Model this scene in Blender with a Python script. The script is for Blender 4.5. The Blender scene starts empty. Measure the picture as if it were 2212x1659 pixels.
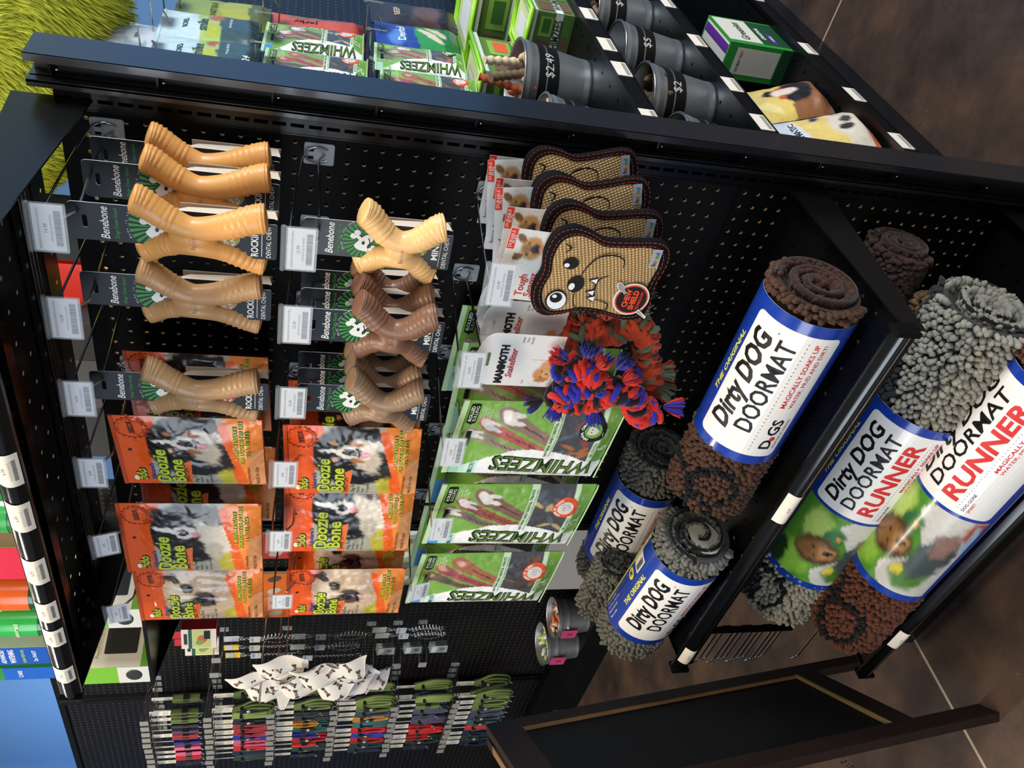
import bpy, bmesh, math, random
import numpy as np
from mathutils import Vector, Matrix, Euler
from mathutils.geometry import tessellate_polygon
PI = math.pi
rnd = random.Random(7)
nrs = np.random.RandomState(5)
SC = bpy.context.scene
COL = SC.collection

# ---------------------------------------------------------------- camera
# the photograph was taken with the phone on its side: world "down" is the picture's right
CAM = Vector((0.618415, -1.165867, 1.430916))
R = ((0.2099043, -0.16059222, -0.96444301), (-0.72440833, -0.68802264, -0.04309777), (-0.65663746, 0.70769696, -0.26075325))
cd = bpy.data.cameras.new('camera'); cam = bpy.data.objects.new('camera', cd); COL.objects.link(cam)
cd.sensor_fit = 'HORIZONTAL'; cd.sensor_width = 36; cd.lens = 1818.06 / 2212 * 36
cd.clip_start = .05; cd.clip_end = 60
mm = Matrix(((R[0][0], -R[1][0], -R[2][0]), (R[0][1], -R[1][1], -R[2][1]), (R[0][2], -R[1][2], -R[2][2])))
cam.matrix_world = Matrix.Translation(CAM) @ mm.to_4x4()
SC.camera = cam

# ---------------------------------------------------------------- light
SC.view_settings.view_transform = 'Standard'; SC.view_settings.look = 'None'
SC.view_settings.gamma = 1; SC.view_settings.use_curve_mapping = False
SC.view_settings.exposure = 0.45
w = bpy.data.worlds.new('world'); SC.world = w; w.use_nodes = True
w.node_tree.nodes['Background'].inputs[0].default_value = (.85, .9, 1, 1)
w.node_tree.nodes['Background'].inputs[1].default_value = .11
def area(name, loc, target, sx, sy, power, col):
    l = bpy.data.lights.new(name, 'AREA'); l.shape = 'RECTANGLE'; l.size = sx; l.size_y = sy; l.energy = power; l.color = col
    o = bpy.data.objects.new(name, l); COL.objects.link(o); o.location = loc
    o.rotation_euler = (Vector(target) - Vector(loc)).to_track_quat('-Z', 'Y').to_euler()
    return o
# unseen area lights behind the camera and over the aisles
area('assumed_daylight', (-1.6, -4.6, 2.0), (-.6, 0, 1.0), 3.4, 1.9, 92, (.80, .89, 1))  # assumed daylight from behind the camera, no window is built
area('added_side_light', (3.6, -3.2, 2.2), (-.2, 0, 1.0), 1.4, 1.6, 30, (.9, .94, 1))  # added daylight fill from the right, with no window behind it
area('assumed_overhead_light', (-.5, -1.5, 3.3), (-.5, -.3, 0), 1.2, .3, 36, (1, .84, .62))  # assumed warm light from overhead, no fixture is built
area('added_aisle_light', (1.3, 1.2, 3.3), (0, .6, .6), 1.2, .3, 24, (1, .86, .66))  # added warm light over the right aisle, no lamp there
area('added_left_aisle_light', (-3.0, -1.0, 3.3), (-3.2, .6, 1.0), 1.4, .3, 42, (1, .88, .7))  # added warm light for the far wall across the left aisle, no lamp there

area('far_wall_fill_light', (-10.2, 1.8, 3.8), (-10.8, 4.9, 2.6), 2.4, 1.0, 85, (.9, .94, 1))  # added fill that brightens the left part of the blue wall
area('right_wall_fill_light', (4.2, .6, 3.0), (.2, 3.4, 1.9), 2.0, 1.4, 230, (.86, .93, 1))  # added fill for the right blue wall and its sheen on the post

# ---------------------------------------------------------------- materials
def lin(h):
    if isinstance(h, str):
        h = h.lstrip('#'); h = [int(h[i:i + 2], 16) / 255 for i in (0, 2, 4)]
    return tuple(c / 12.92 if c <= .04045 else ((c + .055) / 1.055) ** 2.4 for c in h)
MATS = {}
def M(name, col=None, rough=.5, metal=0, coat=0, spec=.5, alpha=1, bump=0, bscale=200, trans=0, vary=0, vscale=8, attr=False, emit=0, sheen=0, dist=.001):
    if name in MATS: return MATS[name]
    m = bpy.data.materials.new(name); m.use_nodes = True; nt = m.node_tree; b = nt.nodes['Principled BSDF']
    c = lin(col) if col else (.5, .5, .5)
    b.inputs['Base Color'].default_value = (*c, 1); b.inputs['Roughness'].default_value = rough
    b.inputs['Metallic'].default_value = metal; b.inputs['Coat Weight'].default_value = coat; b.inputs['Coat Roughness'].default_value = .12
    b.inputs['Specular IOR Level'].default_value = spec; b.inputs['Alpha'].default_value = alpha
    b.inputs['Transmission Weight'].default_value = trans
    if sheen: b.inputs['Sheen Weight'].default_value = sheen
    if emit: b.inputs['Emission Color'].default_value = (*c, 1); b.inputs['Emission Strength'].default_value = emit
    src = None
    if attr:
        a = nt.nodes.new('ShaderNodeAttribute'); a.attribute_name = 'Col'; src = a.outputs['Color']
        nt.links.new(src, b.inputs['Base Color'])
    if vary or bump:
        tc = nt.nodes.new('ShaderNodeTexCoord')
    if vary:
        n = nt.nodes.new('ShaderNodeTexNoise'); n.inputs['Scale'].default_value = vscale; n.inputs['Detail'].default_value = 6
        nt.links.new(tc.outputs['Object'], n.inputs['Vector'])
        r = nt.nodes.new('ShaderNodeMapRange'); r.inputs[3].default_value = 1 - vary; r.inputs[4].default_value = 1 + vary
        nt.links.new(n.outputs['Fac'], r.inputs[0])
        x = nt.nodes.new('ShaderNodeVectorMath'); x.operation = 'SCALE'
        if src: nt.links.new(src, x.inputs[0])
        else: x.inputs[0].default_value = c
        nt.links.new(r.outputs[0], x.inputs['Scale']); nt.links.new(x.outputs[0], b.inputs['Base Color'])
    if bump:
        n = nt.nodes.new('ShaderNodeTexNoise'); n.inputs['Scale'].default_value = bscale; n.inputs['Detail'].default_value = 3
        nt.links.new(tc.outputs['Object'], n.inputs['Vector'])
        bp = nt.nodes.new('ShaderNodeBump'); bp.inputs['Strength'].default_value = bump; bp.inputs['Distance'].default_value = dist
        nt.links.new(n.outputs['Fac'], bp.inputs['Height']); nt.links.new(bp.outputs[0], b.inputs['Normal'])
    MATS[name] = m
    return m
def C(h, kind='ink'):
    """a print / plain colour material by hex"""
    if kind == 'ink': return M('print ' + h, h, .45, spec=.35)
    if kind == 'gloss': return M('gloss print ' + h, h, .2, coat=.5)
    if kind == 'cloth': return M('cloth ' + h, h, .9, bump=.4, bscale=900, spec=.2, sheen=.2)
black = M('black powder coated metal', '#08090a', .3, spec=.4, bump=.12, bscale=900, dist=.0004)
satin = M('satin black paint', '#0d0f12', .34, spec=.6, coat=.5)
blackgloss = M('black glossy enamel', '#08090b', .16, spec=.6, coat=.3)
blackmatte = M('black matt hardboard', '#050506', .6, spec=.16)
tan = M('raw hardboard hole edge', '#c9ad80', .8)
chrome = M('bright chrome wire', '#b9bcc0', .16, metal=1)
zinc = M('galvanised metal', '#a9adb0', .3, metal=1, vary=.18, vscale=14)
dullzinc = M('brushed galvanised metal', '#a4a8aa', .42, metal=.85, vary=.25, vscale=20)
clearp = M('clear plastic', '#dfe8ee', .12, alpha=.13, spec=.5)
clearp2 = M('milky clear plastic', '#c9d4da', .2, alpha=.5, spec=.6)
paper = M('white paper', '#dcdcdf', .7)
creamp = M('cream paper', '#e6dccb', .7)

# ---------------------------------------------------------------- mesh building
TXT = {}
def textmesh(s, bold, shear):
    k = (s, bold, shear)
    if k in TXT: return TXT[k]
    cu = bpy.data.curves.new('t', 'FONT'); cu.body = s; cu.size = 1; cu.offset = bold; cu.shear = shear
    cu.resolution_u = 2; cu.align_x = 'LEFT'; cu.fill_mode = 'FRONT'
    o = bpy.data.objects.new('t', cu); COL.objects.link(o); bpy.context.view_layer.update()
    me = o.evaluated_get(bpy.context.evaluated_depsgraph_get()).to_mesh()
    v = np.array([(q.co.x, q.co.y) for q in me.vertices]) if len(me.vertices) else np.zeros((1, 2))
    f = [tuple(p.vertices) for p in me.polygons]
    o.to_mesh_clear() if False else None
    bpy.data.objects.remove(o); bpy.data.curves.remove(cu)
    TXT[k] = (v, f)
    return TXT[k]

class G:
    """collects geometry; local frame: x right, z up, front faces -y (a height h in front is y=-h)"""
    def __init__(s): s.v = []; s.f = []; s.m = []; s.ms = []; s.c = {}; s.sm = []
    def mi(s, m):
        if m not in s.ms: s.ms.append(m)
        return s.ms.index(m)
    def add(s, vs, fs, m, smooth=False, col=None):
        o = len(s.v); s.v.extend([tuple(map(float, q)) for q in vs]); k = s.mi(m)
        s.f.extend([tuple(i + o for i in f) for f in fs]); s.m.extend([k] * len(fs)); s.sm.extend([smooth] * len(fs))
        if col is not None:
            for i, c in enumerate(col): s.c[o + i] = c
    def box(s, x0, x1, y0, y1, z0, z1, m, M4=None):
        vs = [Vector((x, y, z)) for x in (x0, x1) for y in (y0, y1) for z in (z0, z1)]
        if M4: vs = [M4 @ q for q in vs]
        s.add(vs, [(0, 1, 3, 2), (4, 6, 7, 5), (0, 4, 5, 1), (2, 3, 7, 6), (0, 2, 6, 4), (1, 5, 7, 3)], m)
    def flat(s, pts, h, m, holes=()):
        polys = [[Vector((x, z, 0)) for x, z in pts]] + [[Vector((x, z, 0)) for x, z in q] for q in holes]
        tri = tessellate_polygon(polys); allp = [p for q in polys for p in q]
        fs = []
        for t in tri:
            a, b, c = [allp[i] for i in t]
            if (b.x - a.x) * (c.y - a.y) - (b.y - a.y) * (c.x - a.x) < 0: t = (t[0], t[2], t[1])
            fs.append(t)
        s.add([(p.x, -h, p.y) for p in allp], fs, m)
    def slab(s, pts, h0, h1, m, side=None, back=None, holes=()):
        """extruded plate: front cap at h1, back cap at h0"""
        s.flat(pts, h1, m, holes); s.flat(pts, h0, back or side or m, holes)
        for q in (pts, *holes):
            n = len(q); vs = [(x, -h0, z) for x, z in q] + [(x, -h1, z) for x, z in q]
            s.add(vs, [(i, (i + 1) % n, n + (i + 1) % n, n + i) for i in range(n)], side or m)
    def rect(s, x0, z0, x1, z1, h, m): s.add([(x0, -h, z0), (x1, -h, z0), (x1, -h, z1), (x0, -h, z1)], [(0, 1, 2, 3)], m)
    def ell(s, x, z, rx, rz, h, m, rot=0, n=20):
        c, sn = math.cos(rot), math.sin(rot); p = []
        for i in range(n):
            a = 2 * PI * i / n; u, v = rx * math.cos(a), rz * math.sin(a); p.append((x + u * c - v * sn, -h, z + u * sn + v * c))
        s.add(p, [tuple(range(n))], m)
    def ring(s, x, z, r0, r1, h, m, n=28, a0=0, a1=2 * PI):
        p = []; 
        for i in range(n + 1):
            a = a0 + (a1 - a0) * i / n; p += [(x + r0 * math.cos(a), -h, z + r0 * math.sin(a)), (x + r1 * math.cos(a), -h, z + r1 * math.sin(a))]
        s.add(p, [(2 * i, 2 * i + 1, 2 * i + 3, 2 * i + 2) for i in range(n)], m)
    def line(s, pts, wd, h, m, taper=False):
        n = len(pts); L = []
        for i in range(n):
            a = pts[max(i - 1, 0)]; b = pts[min(i + 1, n - 1)]; dx, dz = b[0] - a[0], b[1] - a[1]; q = math.hypot(dx, dz) or 1
            ww = wd / 2 * (1 - .6 * abs(2 * i / (n - 1) - 1) if taper else 1)
            L += [(pts[i][0] - dz / q * ww, -h, pts[i][1] + dx / q * ww), (pts[i][0] + dz / q * ww, -h, pts[i][1] - dx / q * ww)]
        s.add(L, [(2 * i, 2 * i + 1, 2 * i + 3, 2 * i + 2) for i in range(n - 1)], m)
    def text(s, t, x, z, size, h, m, al='C', rot=0, bold=0, shear=0, sx=1, fit=None):
        v, f = textmesh(t, bold, shear); v = v * size; v = v * np.array([sx, 1])
        w = v[:, 0].max() - v[:, 0].min()
        if fit and w > 0: v = v * np.array([fit / w, 1]); w = fit
        v = v - np.array([v[:, 0].min() + {'L': 0, 'C': w / 2, 'R': w}[al], .35 * size])
        a = math.radians(rot); c, sn = math.cos(a), math.sin(a)
        s.add([(x + p[0] * c - p[1] * sn, -h, z + p[0] * sn + p[1] * c) for p in v], f, m)
    def arctext(s, t, x, z, r, size, h, m, a0, step, bold=0, inward=False):
        for i, ch in enumerate(t):
            if ch == ' ': continue
            a = math.radians(a0 + (step * i if inward else -step * i))
            s.text(ch, x + r * math.cos(a), z + r * math.sin(a), size, h, m, rot=math.degrees(a) + (90 if inward else -90), bold=bold)
    def tube(s, pts, r, m, n=8, closed=False, smooth=True, cap=True, flatz=None):
        P = [Vector(p) for p in pts]; N = len(P); rings = []; T = []
        for i in range(N):
            a = P[(i - 1) % N] if closed or i else P[0]; b = P[(i + 1) % N] if closed or i < N - 1 else P[-1]
            T.append((b - a).normalized() if (b - a).length > 1e-9 else Vector((0, 0, 1)))
        u = T[0].orthogonal().normalized(); vs = []
        for i in range(N):
            u = (u - T[i] * u.dot(T[i])); u = u.normalized() if u.length > 1e-6 else T[i].orthogonal().normalized()
            v = T[i].cross(u); rr = r[i] if hasattr(r, '__len__') else r
            for k in range(n):
                a = 2 * PI * k / n; vs.append(P[i] + (u * math.cos(a) + v * math.sin(a)) * rr)
        fs = []
        for i in range(N if closed else N - 1):
            j = (i + 1) % N
            for k in range(n): fs.append((i * n + k, i * n + (k + 1) % n, j * n + (k + 1) % n, j * n + k))
        s.add(vs, fs, m, smooth)
        if cap and not closed: s.add([vs[k] for k in range(n)], [tuple(range(n))[::-1]], m); s.add([vs[(N - 1) * n + k] for k in range(n)], [tuple(range(n))], m)
    def lathe(s, prof, m, n=28, c=(0, 0, 0), smooth=True, mats=None):
        vs = []; 
        for r, z in prof:
            for k in range(n): a = 2 * PI * k / n; vs.append((c[0] + r * math.cos(a), c[1] + r * math.sin(a), c[2] + z))
        for i in range(len(prof) - 1):
            fs = [(k, (k + 1) % n, n + (k + 1) % n, n + k) for k in range(n)]
            s.add(vs[i * n:(i + 2) * n], fs, mats[i] if mats else m, smooth)
    def grid(s, nu, nv, fn, m, smooth=True, colfn=None, closeu=False):
        vs = []; cs = []
        for j in range(nv + 1):
            for i in range(nu + (0 if closeu else 1)):
                vs.append(fn(i / nu, j / nv))
        W = nu if closeu else nu + 1; fs = []
        for j in range(nv):
            for i in range(nu): fs.append((j * W + i, j * W + (i + 1) % W, (j + 1) * W + (i + 1) % W, (j + 1) * W + i))
        col = None
        if colfn is not None:
            U, V = np.meshgrid(np.arange(W) / nu, np.arange(nv + 1) / nv); col = colfn(U, V).reshape(-1, 3)
        s.add(vs, fs, m, smooth, col)
    def ball(s, c, r, m, nu=12, nv=8, M3=None):
        r = r if hasattr(r, '__len__') else (r, r, r)
        def fn(u, v):
            a, b = 2 * PI * u, PI * v; q = Vector((r[0] * math.sin(b) * math.cos(a), r[1] * math.sin(b) * math.sin(a), -r[2] * math.cos(b)))
            if M3: q = M3 @ q
            return (c[0] + q.x, c[1] + q.y, c[2] + q.z)
        s.grid(nu, nv, fn, m, True, closeu=True)
    def slice(s, xs=(), zs=()):
        """cut the flat artwork so that it can follow a curved surface"""
        bm = bmesh.new(); 
        lay = bm.faces.layers.int.new('m'); ls = bm.faces.layers.int.new('s'); lv = bm.verts.layers.float_vector.new('c')
        V = [bm.verts.new(q) for q in s.v]
        for i, c in s.c.items(): V[i][lv] = Vector(tuple(c)[:3])
        for f, m, sm in zip(s.f, s.m, s.sm):
            try: q = bm.faces.new([V[i] for i in f]); q[lay] = m; q[ls] = int(sm)
            except ValueError: pass
        for ax, vals in (((1, 0, 0), xs), ((0, 0, 1), zs)):
            for val in vals:
                bmesh.ops.bisect_plane(bm, geom=bm.verts[:] + bm.edges[:] + bm.faces[:], dist=1e-7, plane_co=Vector(ax) * val, plane_no=ax)
        bm.verts.index_update(); has = bool(s.c)
        s.v = [tuple(q.co) for q in bm.verts]; s.f = [tuple(q.index for q in f.verts) for f in bm.faces]
        s.m = [f[lay] for f in bm.faces]; s.sm = [bool(f[ls]) for f in bm.faces]
        s.c = {q.index: tuple(q[lv]) for q in bm.verts} if has else {}
        bm.free(); return s
    def warp(s, fn, start=0):
        s.v = s.v[:start] + [tuple(fn(*q)) for q in s.v[start:]]; return s
    def join(s, o, fn=None):
        off = len(s.v); s.v += [tuple(fn(*q)) if fn else q for q in o.v]
        mp = [s.mi(m) for m in o.ms]
        s.f += [tuple(i + off for i in f) for f in o.f]; s.m += [mp[k] for k in o.m]; s.sm += o.sm
        for i, c in o.c.items(): s.c[off + i] = c
        return s
    def mesh(s, name):
        me = bpy.data.meshes.new(name); me.from_pydata(s.v, [], s.f)
        for m in s.ms: me.materials.append(m)
        me.polygons.foreach_set('material_index', s.m); me.polygons.foreach_set('use_smooth', s.sm)
        if s.c:
            ca = me.color_attributes.new('Col', 'FLOAT_COLOR', 'POINT'); a = np.ones((len(s.v), 4), 'f')
            for i, c in s.c.items(): a[i, :3] = c
            ca.data.foreach_set('color', a.ravel())
        me.update(); return me
    def obj(s, name, parent=None, loc=None, rz=0):
        o = bpy.data.objects.new(name, s.mesh(name)); COL.objects.link(o)
        if parent: o.parent = parent
        if loc: o.location = loc
        o.rotation_euler = (0, 0, rz)
        return o

def tag(o, label, cat, group=None, kind=None):
    if label: o['label'] = label
    if cat: o['category'] = cat
    if group: o['group'] = group
    if kind: o['kind'] = kind
    return o
def thing(name, label, cat, loc=(0, 0, 0), rz=0, group=None, rx=0, ry=0):
    o = bpy.data.objects.new(name, None); COL.objects.link(o); o.empty_display_size = .02
    o.location = loc; o.rotation_euler = (rx, ry, rz)
    return tag(o, label, cat, group)
def dup(r0, loc, rz=0, label=None, group=None, rx=0, ry=0, sc=None):
    def cp(o, par):
        c = o.copy(); COL.objects.link(c); c.parent = par
        for ch in o.children: cp(ch, c)
        return c
    r = cp(r0, None); r.location = loc; r.rotation_euler = (rx, ry, rz)
    if sc: r.scale = sc
    if label: r['label'] = label
    if group: r['group'] = group
    return r
def place(proto, used, loc, rz, label, group=None, **k):
    """first call moves the prototype itself, later calls copy it"""
    if id(proto) in used: return dup(proto, loc, rz, label, group, **k)
    used.add(id(proto)); proto.location = loc; proto.rotation_euler = (k.get('rx', 0), k.get('ry', 0), rz)
    if k.get('sc'): proto.scale = k['sc']
    proto['label'] = label
    if group: proto['group'] = group
    return proto
USED = set()

# colour painting helpers for printed pictures (surface pattern)
def vnoise(X, Y, seed=0):
    def h(i, j): 
        q = np.sin(i * 127.1 + j * 311.7 + seed * 74.7) * 43758.5453; return q - np.floor(q)
    xi, yi = np.floor(X), np.floor(Y); fx, fy = X - xi, Y - yi; fx = fx * fx * (3 - 2 * fx); fy = fy * fy * (3 - 2 * fy)
    return (h(xi, yi) * (1 - fx) + h(xi + 1, yi) * fx) * (1 - fy) + (h(xi, yi + 1) * (1 - fx) + h(xi + 1, yi + 1) * fx) * fy
def picture(U, V, bg, blobs, fur=.015, seed=1, scale=30):
    """soft patches of colour over a background; blob = (cx, cy, rx, ry, rot deg, hex, softness)"""
    out = bg(U, V) if callable(bg) else np.ones(U.shape + (3,)) * np.array(lin(bg))
    nx = (vnoise(U * scale, V * scale * 1.3, seed) - .5) * fur * 2; ny = (vnoise(U * scale * 1.3, V * scale, seed + 9) - .5) * fur * 2
    for cx, cy, rx, ry, rot, c, soft in blobs:
        a = math.radians(rot); dx, dy = U + nx - cx, V + ny - cy
        p = dx * math.cos(a) + dy * math.sin(a); q = -dx * math.sin(a) + dy * math.cos(a)
        d = np.sqrt((p / rx) ** 2 + (q / ry) ** 2); k = np.clip((1 + soft / 2 - d) / soft, 0, 1)[..., None]
        k = k * k * (3 - 2 * k)
        out = out * (1 - k) + np.array(lin(c)) * k
    g = (vnoise(U * scale * 3, V * scale * 2, seed + 3) - .5)[..., None] * .18 * (fur > 0)
    return np.clip(out * (1 + g), 0, 1)
def rrect(x0, z0, x1, z1, r, n=4):
    p = []
    for cx, cz, a in ((x1 - r, z1 - r, 0), (x0 + r, z1 - r, 90), (x0 + r, z0 + r, 180), (x1 - r, z0 + r, 270)):
        for i in range(n + 1): b = math.radians(a + 90 * i / n); p.append((cx + r * math.cos(b), cz + r * math.sin(b)))
    return p
def spl(pts, n=8, closed=False):
    """Catmull-Rom through the points"""
    P = [np.array(p, float) for p in pts]; N = len(P); out = []
    for i in range(N if closed else N - 1):
        g = lambda k: P[k % N] if closed else P[min(max(k, 0), N - 1)]
        a, b, c, d = g(i - 1), g(i), g(i + 1), g(i + 2)
        for j in range(n):
            t = j / n; out.append(tuple(.5 * ((2 * b) + (c - a) * t + (2 * a - 5 * b + 4 * c - d) * t * t + (3 * b - a - 3 * c + d) * t ** 3)))
    if not closed: out.append(tuple(P[-1]))
    return out

# ================================================================ the room
def nodemat(name):
    m = bpy.data.materials.new(name); m.use_nodes = True; nt = m.node_tree
    return m, nt, nt.nodes['Principled BSDF']
def floor_material():
    m, nt, b = nodemat('stained concrete floor'); N = nt.nodes.new; L = nt.links.new
    tc = N('ShaderNodeTexCoord'); n1 = N('ShaderNodeTexNoise'); n1.inputs['Scale'].default_value = 3.4; n1.inputs['Detail'].default_value = 8; n1.inputs['Roughness'].default_value = .62
    L(tc.outputs['Object'], n1.inputs['Vector']); cr = N('ShaderNodeValToRGB'); e = cr.color_ramp.elements
    e[0].position = .32; e[0].color = (*lin('#231e1b'), 1); e[1].position = .72; e[1].color = (*lin('#644b39'), 1)
    k = cr.color_ramp.elements.new(.5); k.color = (*lin('#44352d'), 1)
    L(n1.outputs['Fac'], cr.inputs['Fac'])
    n2 = N('ShaderNodeTexNoise'); n2.inputs['Scale'].default_value = 60; n2.inputs['Detail'].default_value = 4; L(tc.outputs['Object'], n2.inputs['Vector'])
    r2 = N('ShaderNodeMapRange'); r2.inputs[1].default_value = .72; r2.inputs[2].default_value = .78; L(n2.outputs['Fac'], r2.inputs[0])
    mx = N('ShaderNodeMix'); mx.data_type = 'RGBA'; mx.inputs[7].default_value = (*lin('#8d8378'), 1)
    L(r2.outputs[0], mx.inputs[0]); L(cr.outputs[0], mx.inputs[6])
    # scored joints
    sp = N('ShaderNodeSeparateXYZ'); L(tc.outputs['Object'], sp.inputs[0]); prev = None
    for ax, off, per in ((0, -.893, 2.37), (1, 1.052, 2.4)):
        a = N('ShaderNodeMath'); a.operation = 'SUBTRACT'; L(sp.outputs[ax], a.inputs[0]); a.inputs[1].default_value = off
        p = N('ShaderNodeMath'); p.operation = 'PINGPONG'; L(a.outputs[0], p.inputs[0]); p.inputs[1].default_value = per / 2
        c = N('ShaderNodeMath'); c.operation = 'LESS_THAN'; L(p.outputs[0], c.inputs[0]); c.inputs[1].default_value = .0035
        if prev: mxm = N('ShaderNodeMath'); mxm.operation = 'MAXIMUM'; L(prev, mxm.inputs[0]); L(c.outputs[0], mxm.inputs[1]); prev = mxm.outputs[0]
        else: prev = c.outputs[0]
    m2 = N('ShaderNodeMix'); m2.data_type = 'RGBA'; m2.inputs[7].default_value = (*lin('#a39680'), 1); L(prev, m2.inputs[0]); L(mx.outputs[2], m2.inputs[6])
    L(m2.outputs[2], b.inputs['Base Color']); b.inputs['Roughness'].default_value = .42
    bp = N('ShaderNodeBump'); bp.inputs['Strength'].default_value = .25; bp.inputs['Distance'].default_value = .002; L(n2.outputs['Fac'], bp.inputs['Height']); L(bp.outputs[0], b.inputs['Normal'])
    return m
def perfboard_material(name, base, dot, pitch=.0254, r=.0032, lo=(0, 2)):
    """pegboard seen from afar: holes on a square pitch"""
    m, nt, b = nodemat(name); N = nt.nodes.new; L = nt.links.new
    tc = N('ShaderNodeTexCoord'); sp = N('ShaderNodeSeparateXYZ'); L(tc.outputs['Object'], sp.inputs[0]); cb = N('ShaderNodeCombineXYZ')
    for k, ax in enumerate(lo):
        p = N('ShaderNodeMath'); p.operation = 'PINGPONG'; p.inputs[1].default_value = pitch / 2; L(sp.outputs[ax], p.inputs[0]); L(p.outputs[0], cb.inputs[k])
    ln = N('ShaderNodeVectorMath'); ln.operation = 'LENGTH'; L(cb.outputs[0], ln.inputs[0])
    c = N('ShaderNodeMath'); c.operation = 'LESS_THAN'; c.inputs[1].default_value = r; L(ln.outputs['Value'], c.inputs[0])
    nz = N('ShaderNodeTexNoise'); nz.inputs['Scale'].default_value = 5; L(tc.outputs['Object'], nz.inputs['Vector'])
    mu = N('ShaderNodeMath'); mu.operation = 'MULTIPLY'; L(c.outputs[0], mu.inputs[0]); L(nz.outputs['Fac'], mu.inputs[1])
    mx = N('ShaderNodeMix'); mx.data_type = 'RGBA'; mx.inputs[6].default_value = (*lin(base), 1); mx.inputs[7].default_value = (*lin(dot), 1)
    L(mu.outputs[0], mx.inputs[0]); L(mx.outputs[2], b.inputs['Base Color']); b.inputs['Roughness'].default_value = .4
    return m
def struct(g, name): o = g.obj(name); o['kind'] = 'structure'; return o
g = G(); g.box(-13, 7, -3.6, 4.9, -.06, 0, floor_material()); struct(g, 'floor')
blue = M('blue painted wall', '#6a9ad0', .6, vary=.05, vscale=2)
g = G(); g.box(-13, 7, 4.9, 5.0, 0, 5.2, blue); struct(g, 'wall_back')
g = G(); g.box(-13.1, -13, -3.6, 5.0, 0, 5.2, blue); struct(g, 'wall_left')

# ================================================================ end display
def octo(cx, cz, r): return [(cx + r * math.cos(PI * (2 * i + 1) / 8), cz + r * math.sin(PI * (2 * i + 1) / 8)) for i in range(8)]
def hole_panel(g, xs, zs, px, pz, r, d, m, wall, skip=lambda i, j: False, y0=0):
    """sheet with real round holes; front at -y"""
    hx, hz = px / 2, pz / 2
    for i, x in enumerate(xs):
        for j, z in enumerate(zs):
            cs = [(x + hx, z + hz), (x - hx, z + hz), (x - hx, z - hz), (x + hx, z - hz)]
            if skip(i, j): g.add([(a, y0, b) for a, b in cs], [(3, 0, 1, 2)], m); continue
            o = octo(x, z, r); v = [(a, y0, b) for a, b in cs] + [(a, y0, b) for a, b in o] + [(a, y0 + d, b) for a, b in o]
            F = []
            for k in range(4): F.append((k, (k + 1) % 4, 4 + (2 * k + 2) % 8, 4 + 2 * k + 1, 4 + 2 * k))
            g.add(v, [f[::-1] for f in F], m)
            g.add(v[4:], [(q, (q + 1) % 8, 8 + (q + 1) % 8, 8 + q) for q in range(8)], wall)
disp = thing('display_stand', 'tall black pegboard end display with slotted post on its right side', 'display stand', (-.43, 0, 0))
def dpart(g, name, **k):
    g.warp(lambda x, y, z: (x + .43, y, z)); return g.obj(name, disp)
g = G()
hole_panel(g, [.0254 * j for j in range(-35, 1)], [1.38 - .0254 * k for k in range(-13, 48)], .0254, .0254, .0034, .0045, blackmatte, tan,
           skip=lambda i, j: j == 39)
g.box(-.9017, .0127, -.0002, .0066, 1.722, 1.745, blackmatte)
dpart(g, 'pegboard_panel')
g = G(); g.box(-.9, .014, .045, .049, .02, 1.70, blackmatte); dpart(g, 'hole_shade_sheet')  # added dark sheet that keeps the peg holes from showing the lit room
g = G()
g.box(-.9017, .0127, -.0012, .0, 1.38 - .0254 * 26.55, 1.38 - .0254 * 26.45, blackgloss)
dpart(g, 'panel_seam')
def upright(x0, x1, nm):
    g = G(); xc = (x0 + x1) / 2; hw = (x1 - x0) / 2
    for k in range(-14, 52):      # slotted strip, one slot an inch
        z = 1.378 - .0254 * k; s = [(xc - .0028, z - .0095), (xc + .0028, z - .0095), (xc + .0028, z + .0095), (xc - .0028, z + .0095)]
        c = [(x0, z - .0127), (x1, z - .0127), (x1, z + .0127), (x0, z + .0127)]
        v = [(a, -.002, b) for a, b in c + s] + [(a, .008, b) for a, b in s]
        g.add(v, [(0, 1, 5, 4), (1, 2, 6, 5), (2, 3, 7, 6), (3, 0, 4, 7), (4, 5, 9, 8), (5, 6, 10, 9), (6, 7, 11, 10), (7, 4, 8, 11)], black)
    g.box(x0, x1, .006, .03, .05, 1.746, blackmatte); g.box(x0 - .002, x0, -.003, .03, .05, 1.746, black); g.box(x1, x1 + .002, -.006, .03, .05, 1.746, black)
    dpart(g, nm)
upright(.014, .040, 'slotted_upright'); upright(-.928, -.904, 'slotted_upright')
g = G()     # open channel post with folded lips and cross bars
g.box(.043, .047, -.006, .05, 0, 1.772, satin); g.box(.047, .056, -.020, -.016, 0, 1.772, satin); g.box(.053, .057, -.020, .05, 0, 1.772, satin)
g.box(.043, .057, -.008, -.004, 0, 1.77, satin); g.box(.057, .087, .012, .016, 0, 1.768, satin)
g.box(.086, .090, -.018, .05, 0, 1.772, satin); g.box(.080, .090, -.019, -.015, 0, 1.772, satin)
dpart(g, 'end_post')
for z in (1.745, 1.614, 1.464, 1.32, 1.173, 1.027, .879, .73, .586, .439, .25):
    g = G(); g.box(.058, .085, -.006, .012, z - .0015, z + .0015, blackgloss); g.ball((.066, -.002, z - .008), .003, chrome, 8, 6); g.ball((.078, -.002, z - .008), .003, chrome, 8, 6)
    dpart(g, 'cross_bar')
g = G(); g.box(-.9, .04, -.345, -.341, 0, .150, black); g.box(-.904, -.9, -.345, .02, 0, .150, black); g.box(.04, .044, -.345, .02, 0, .15, black); dpart(g, 'kick_plate')

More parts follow.
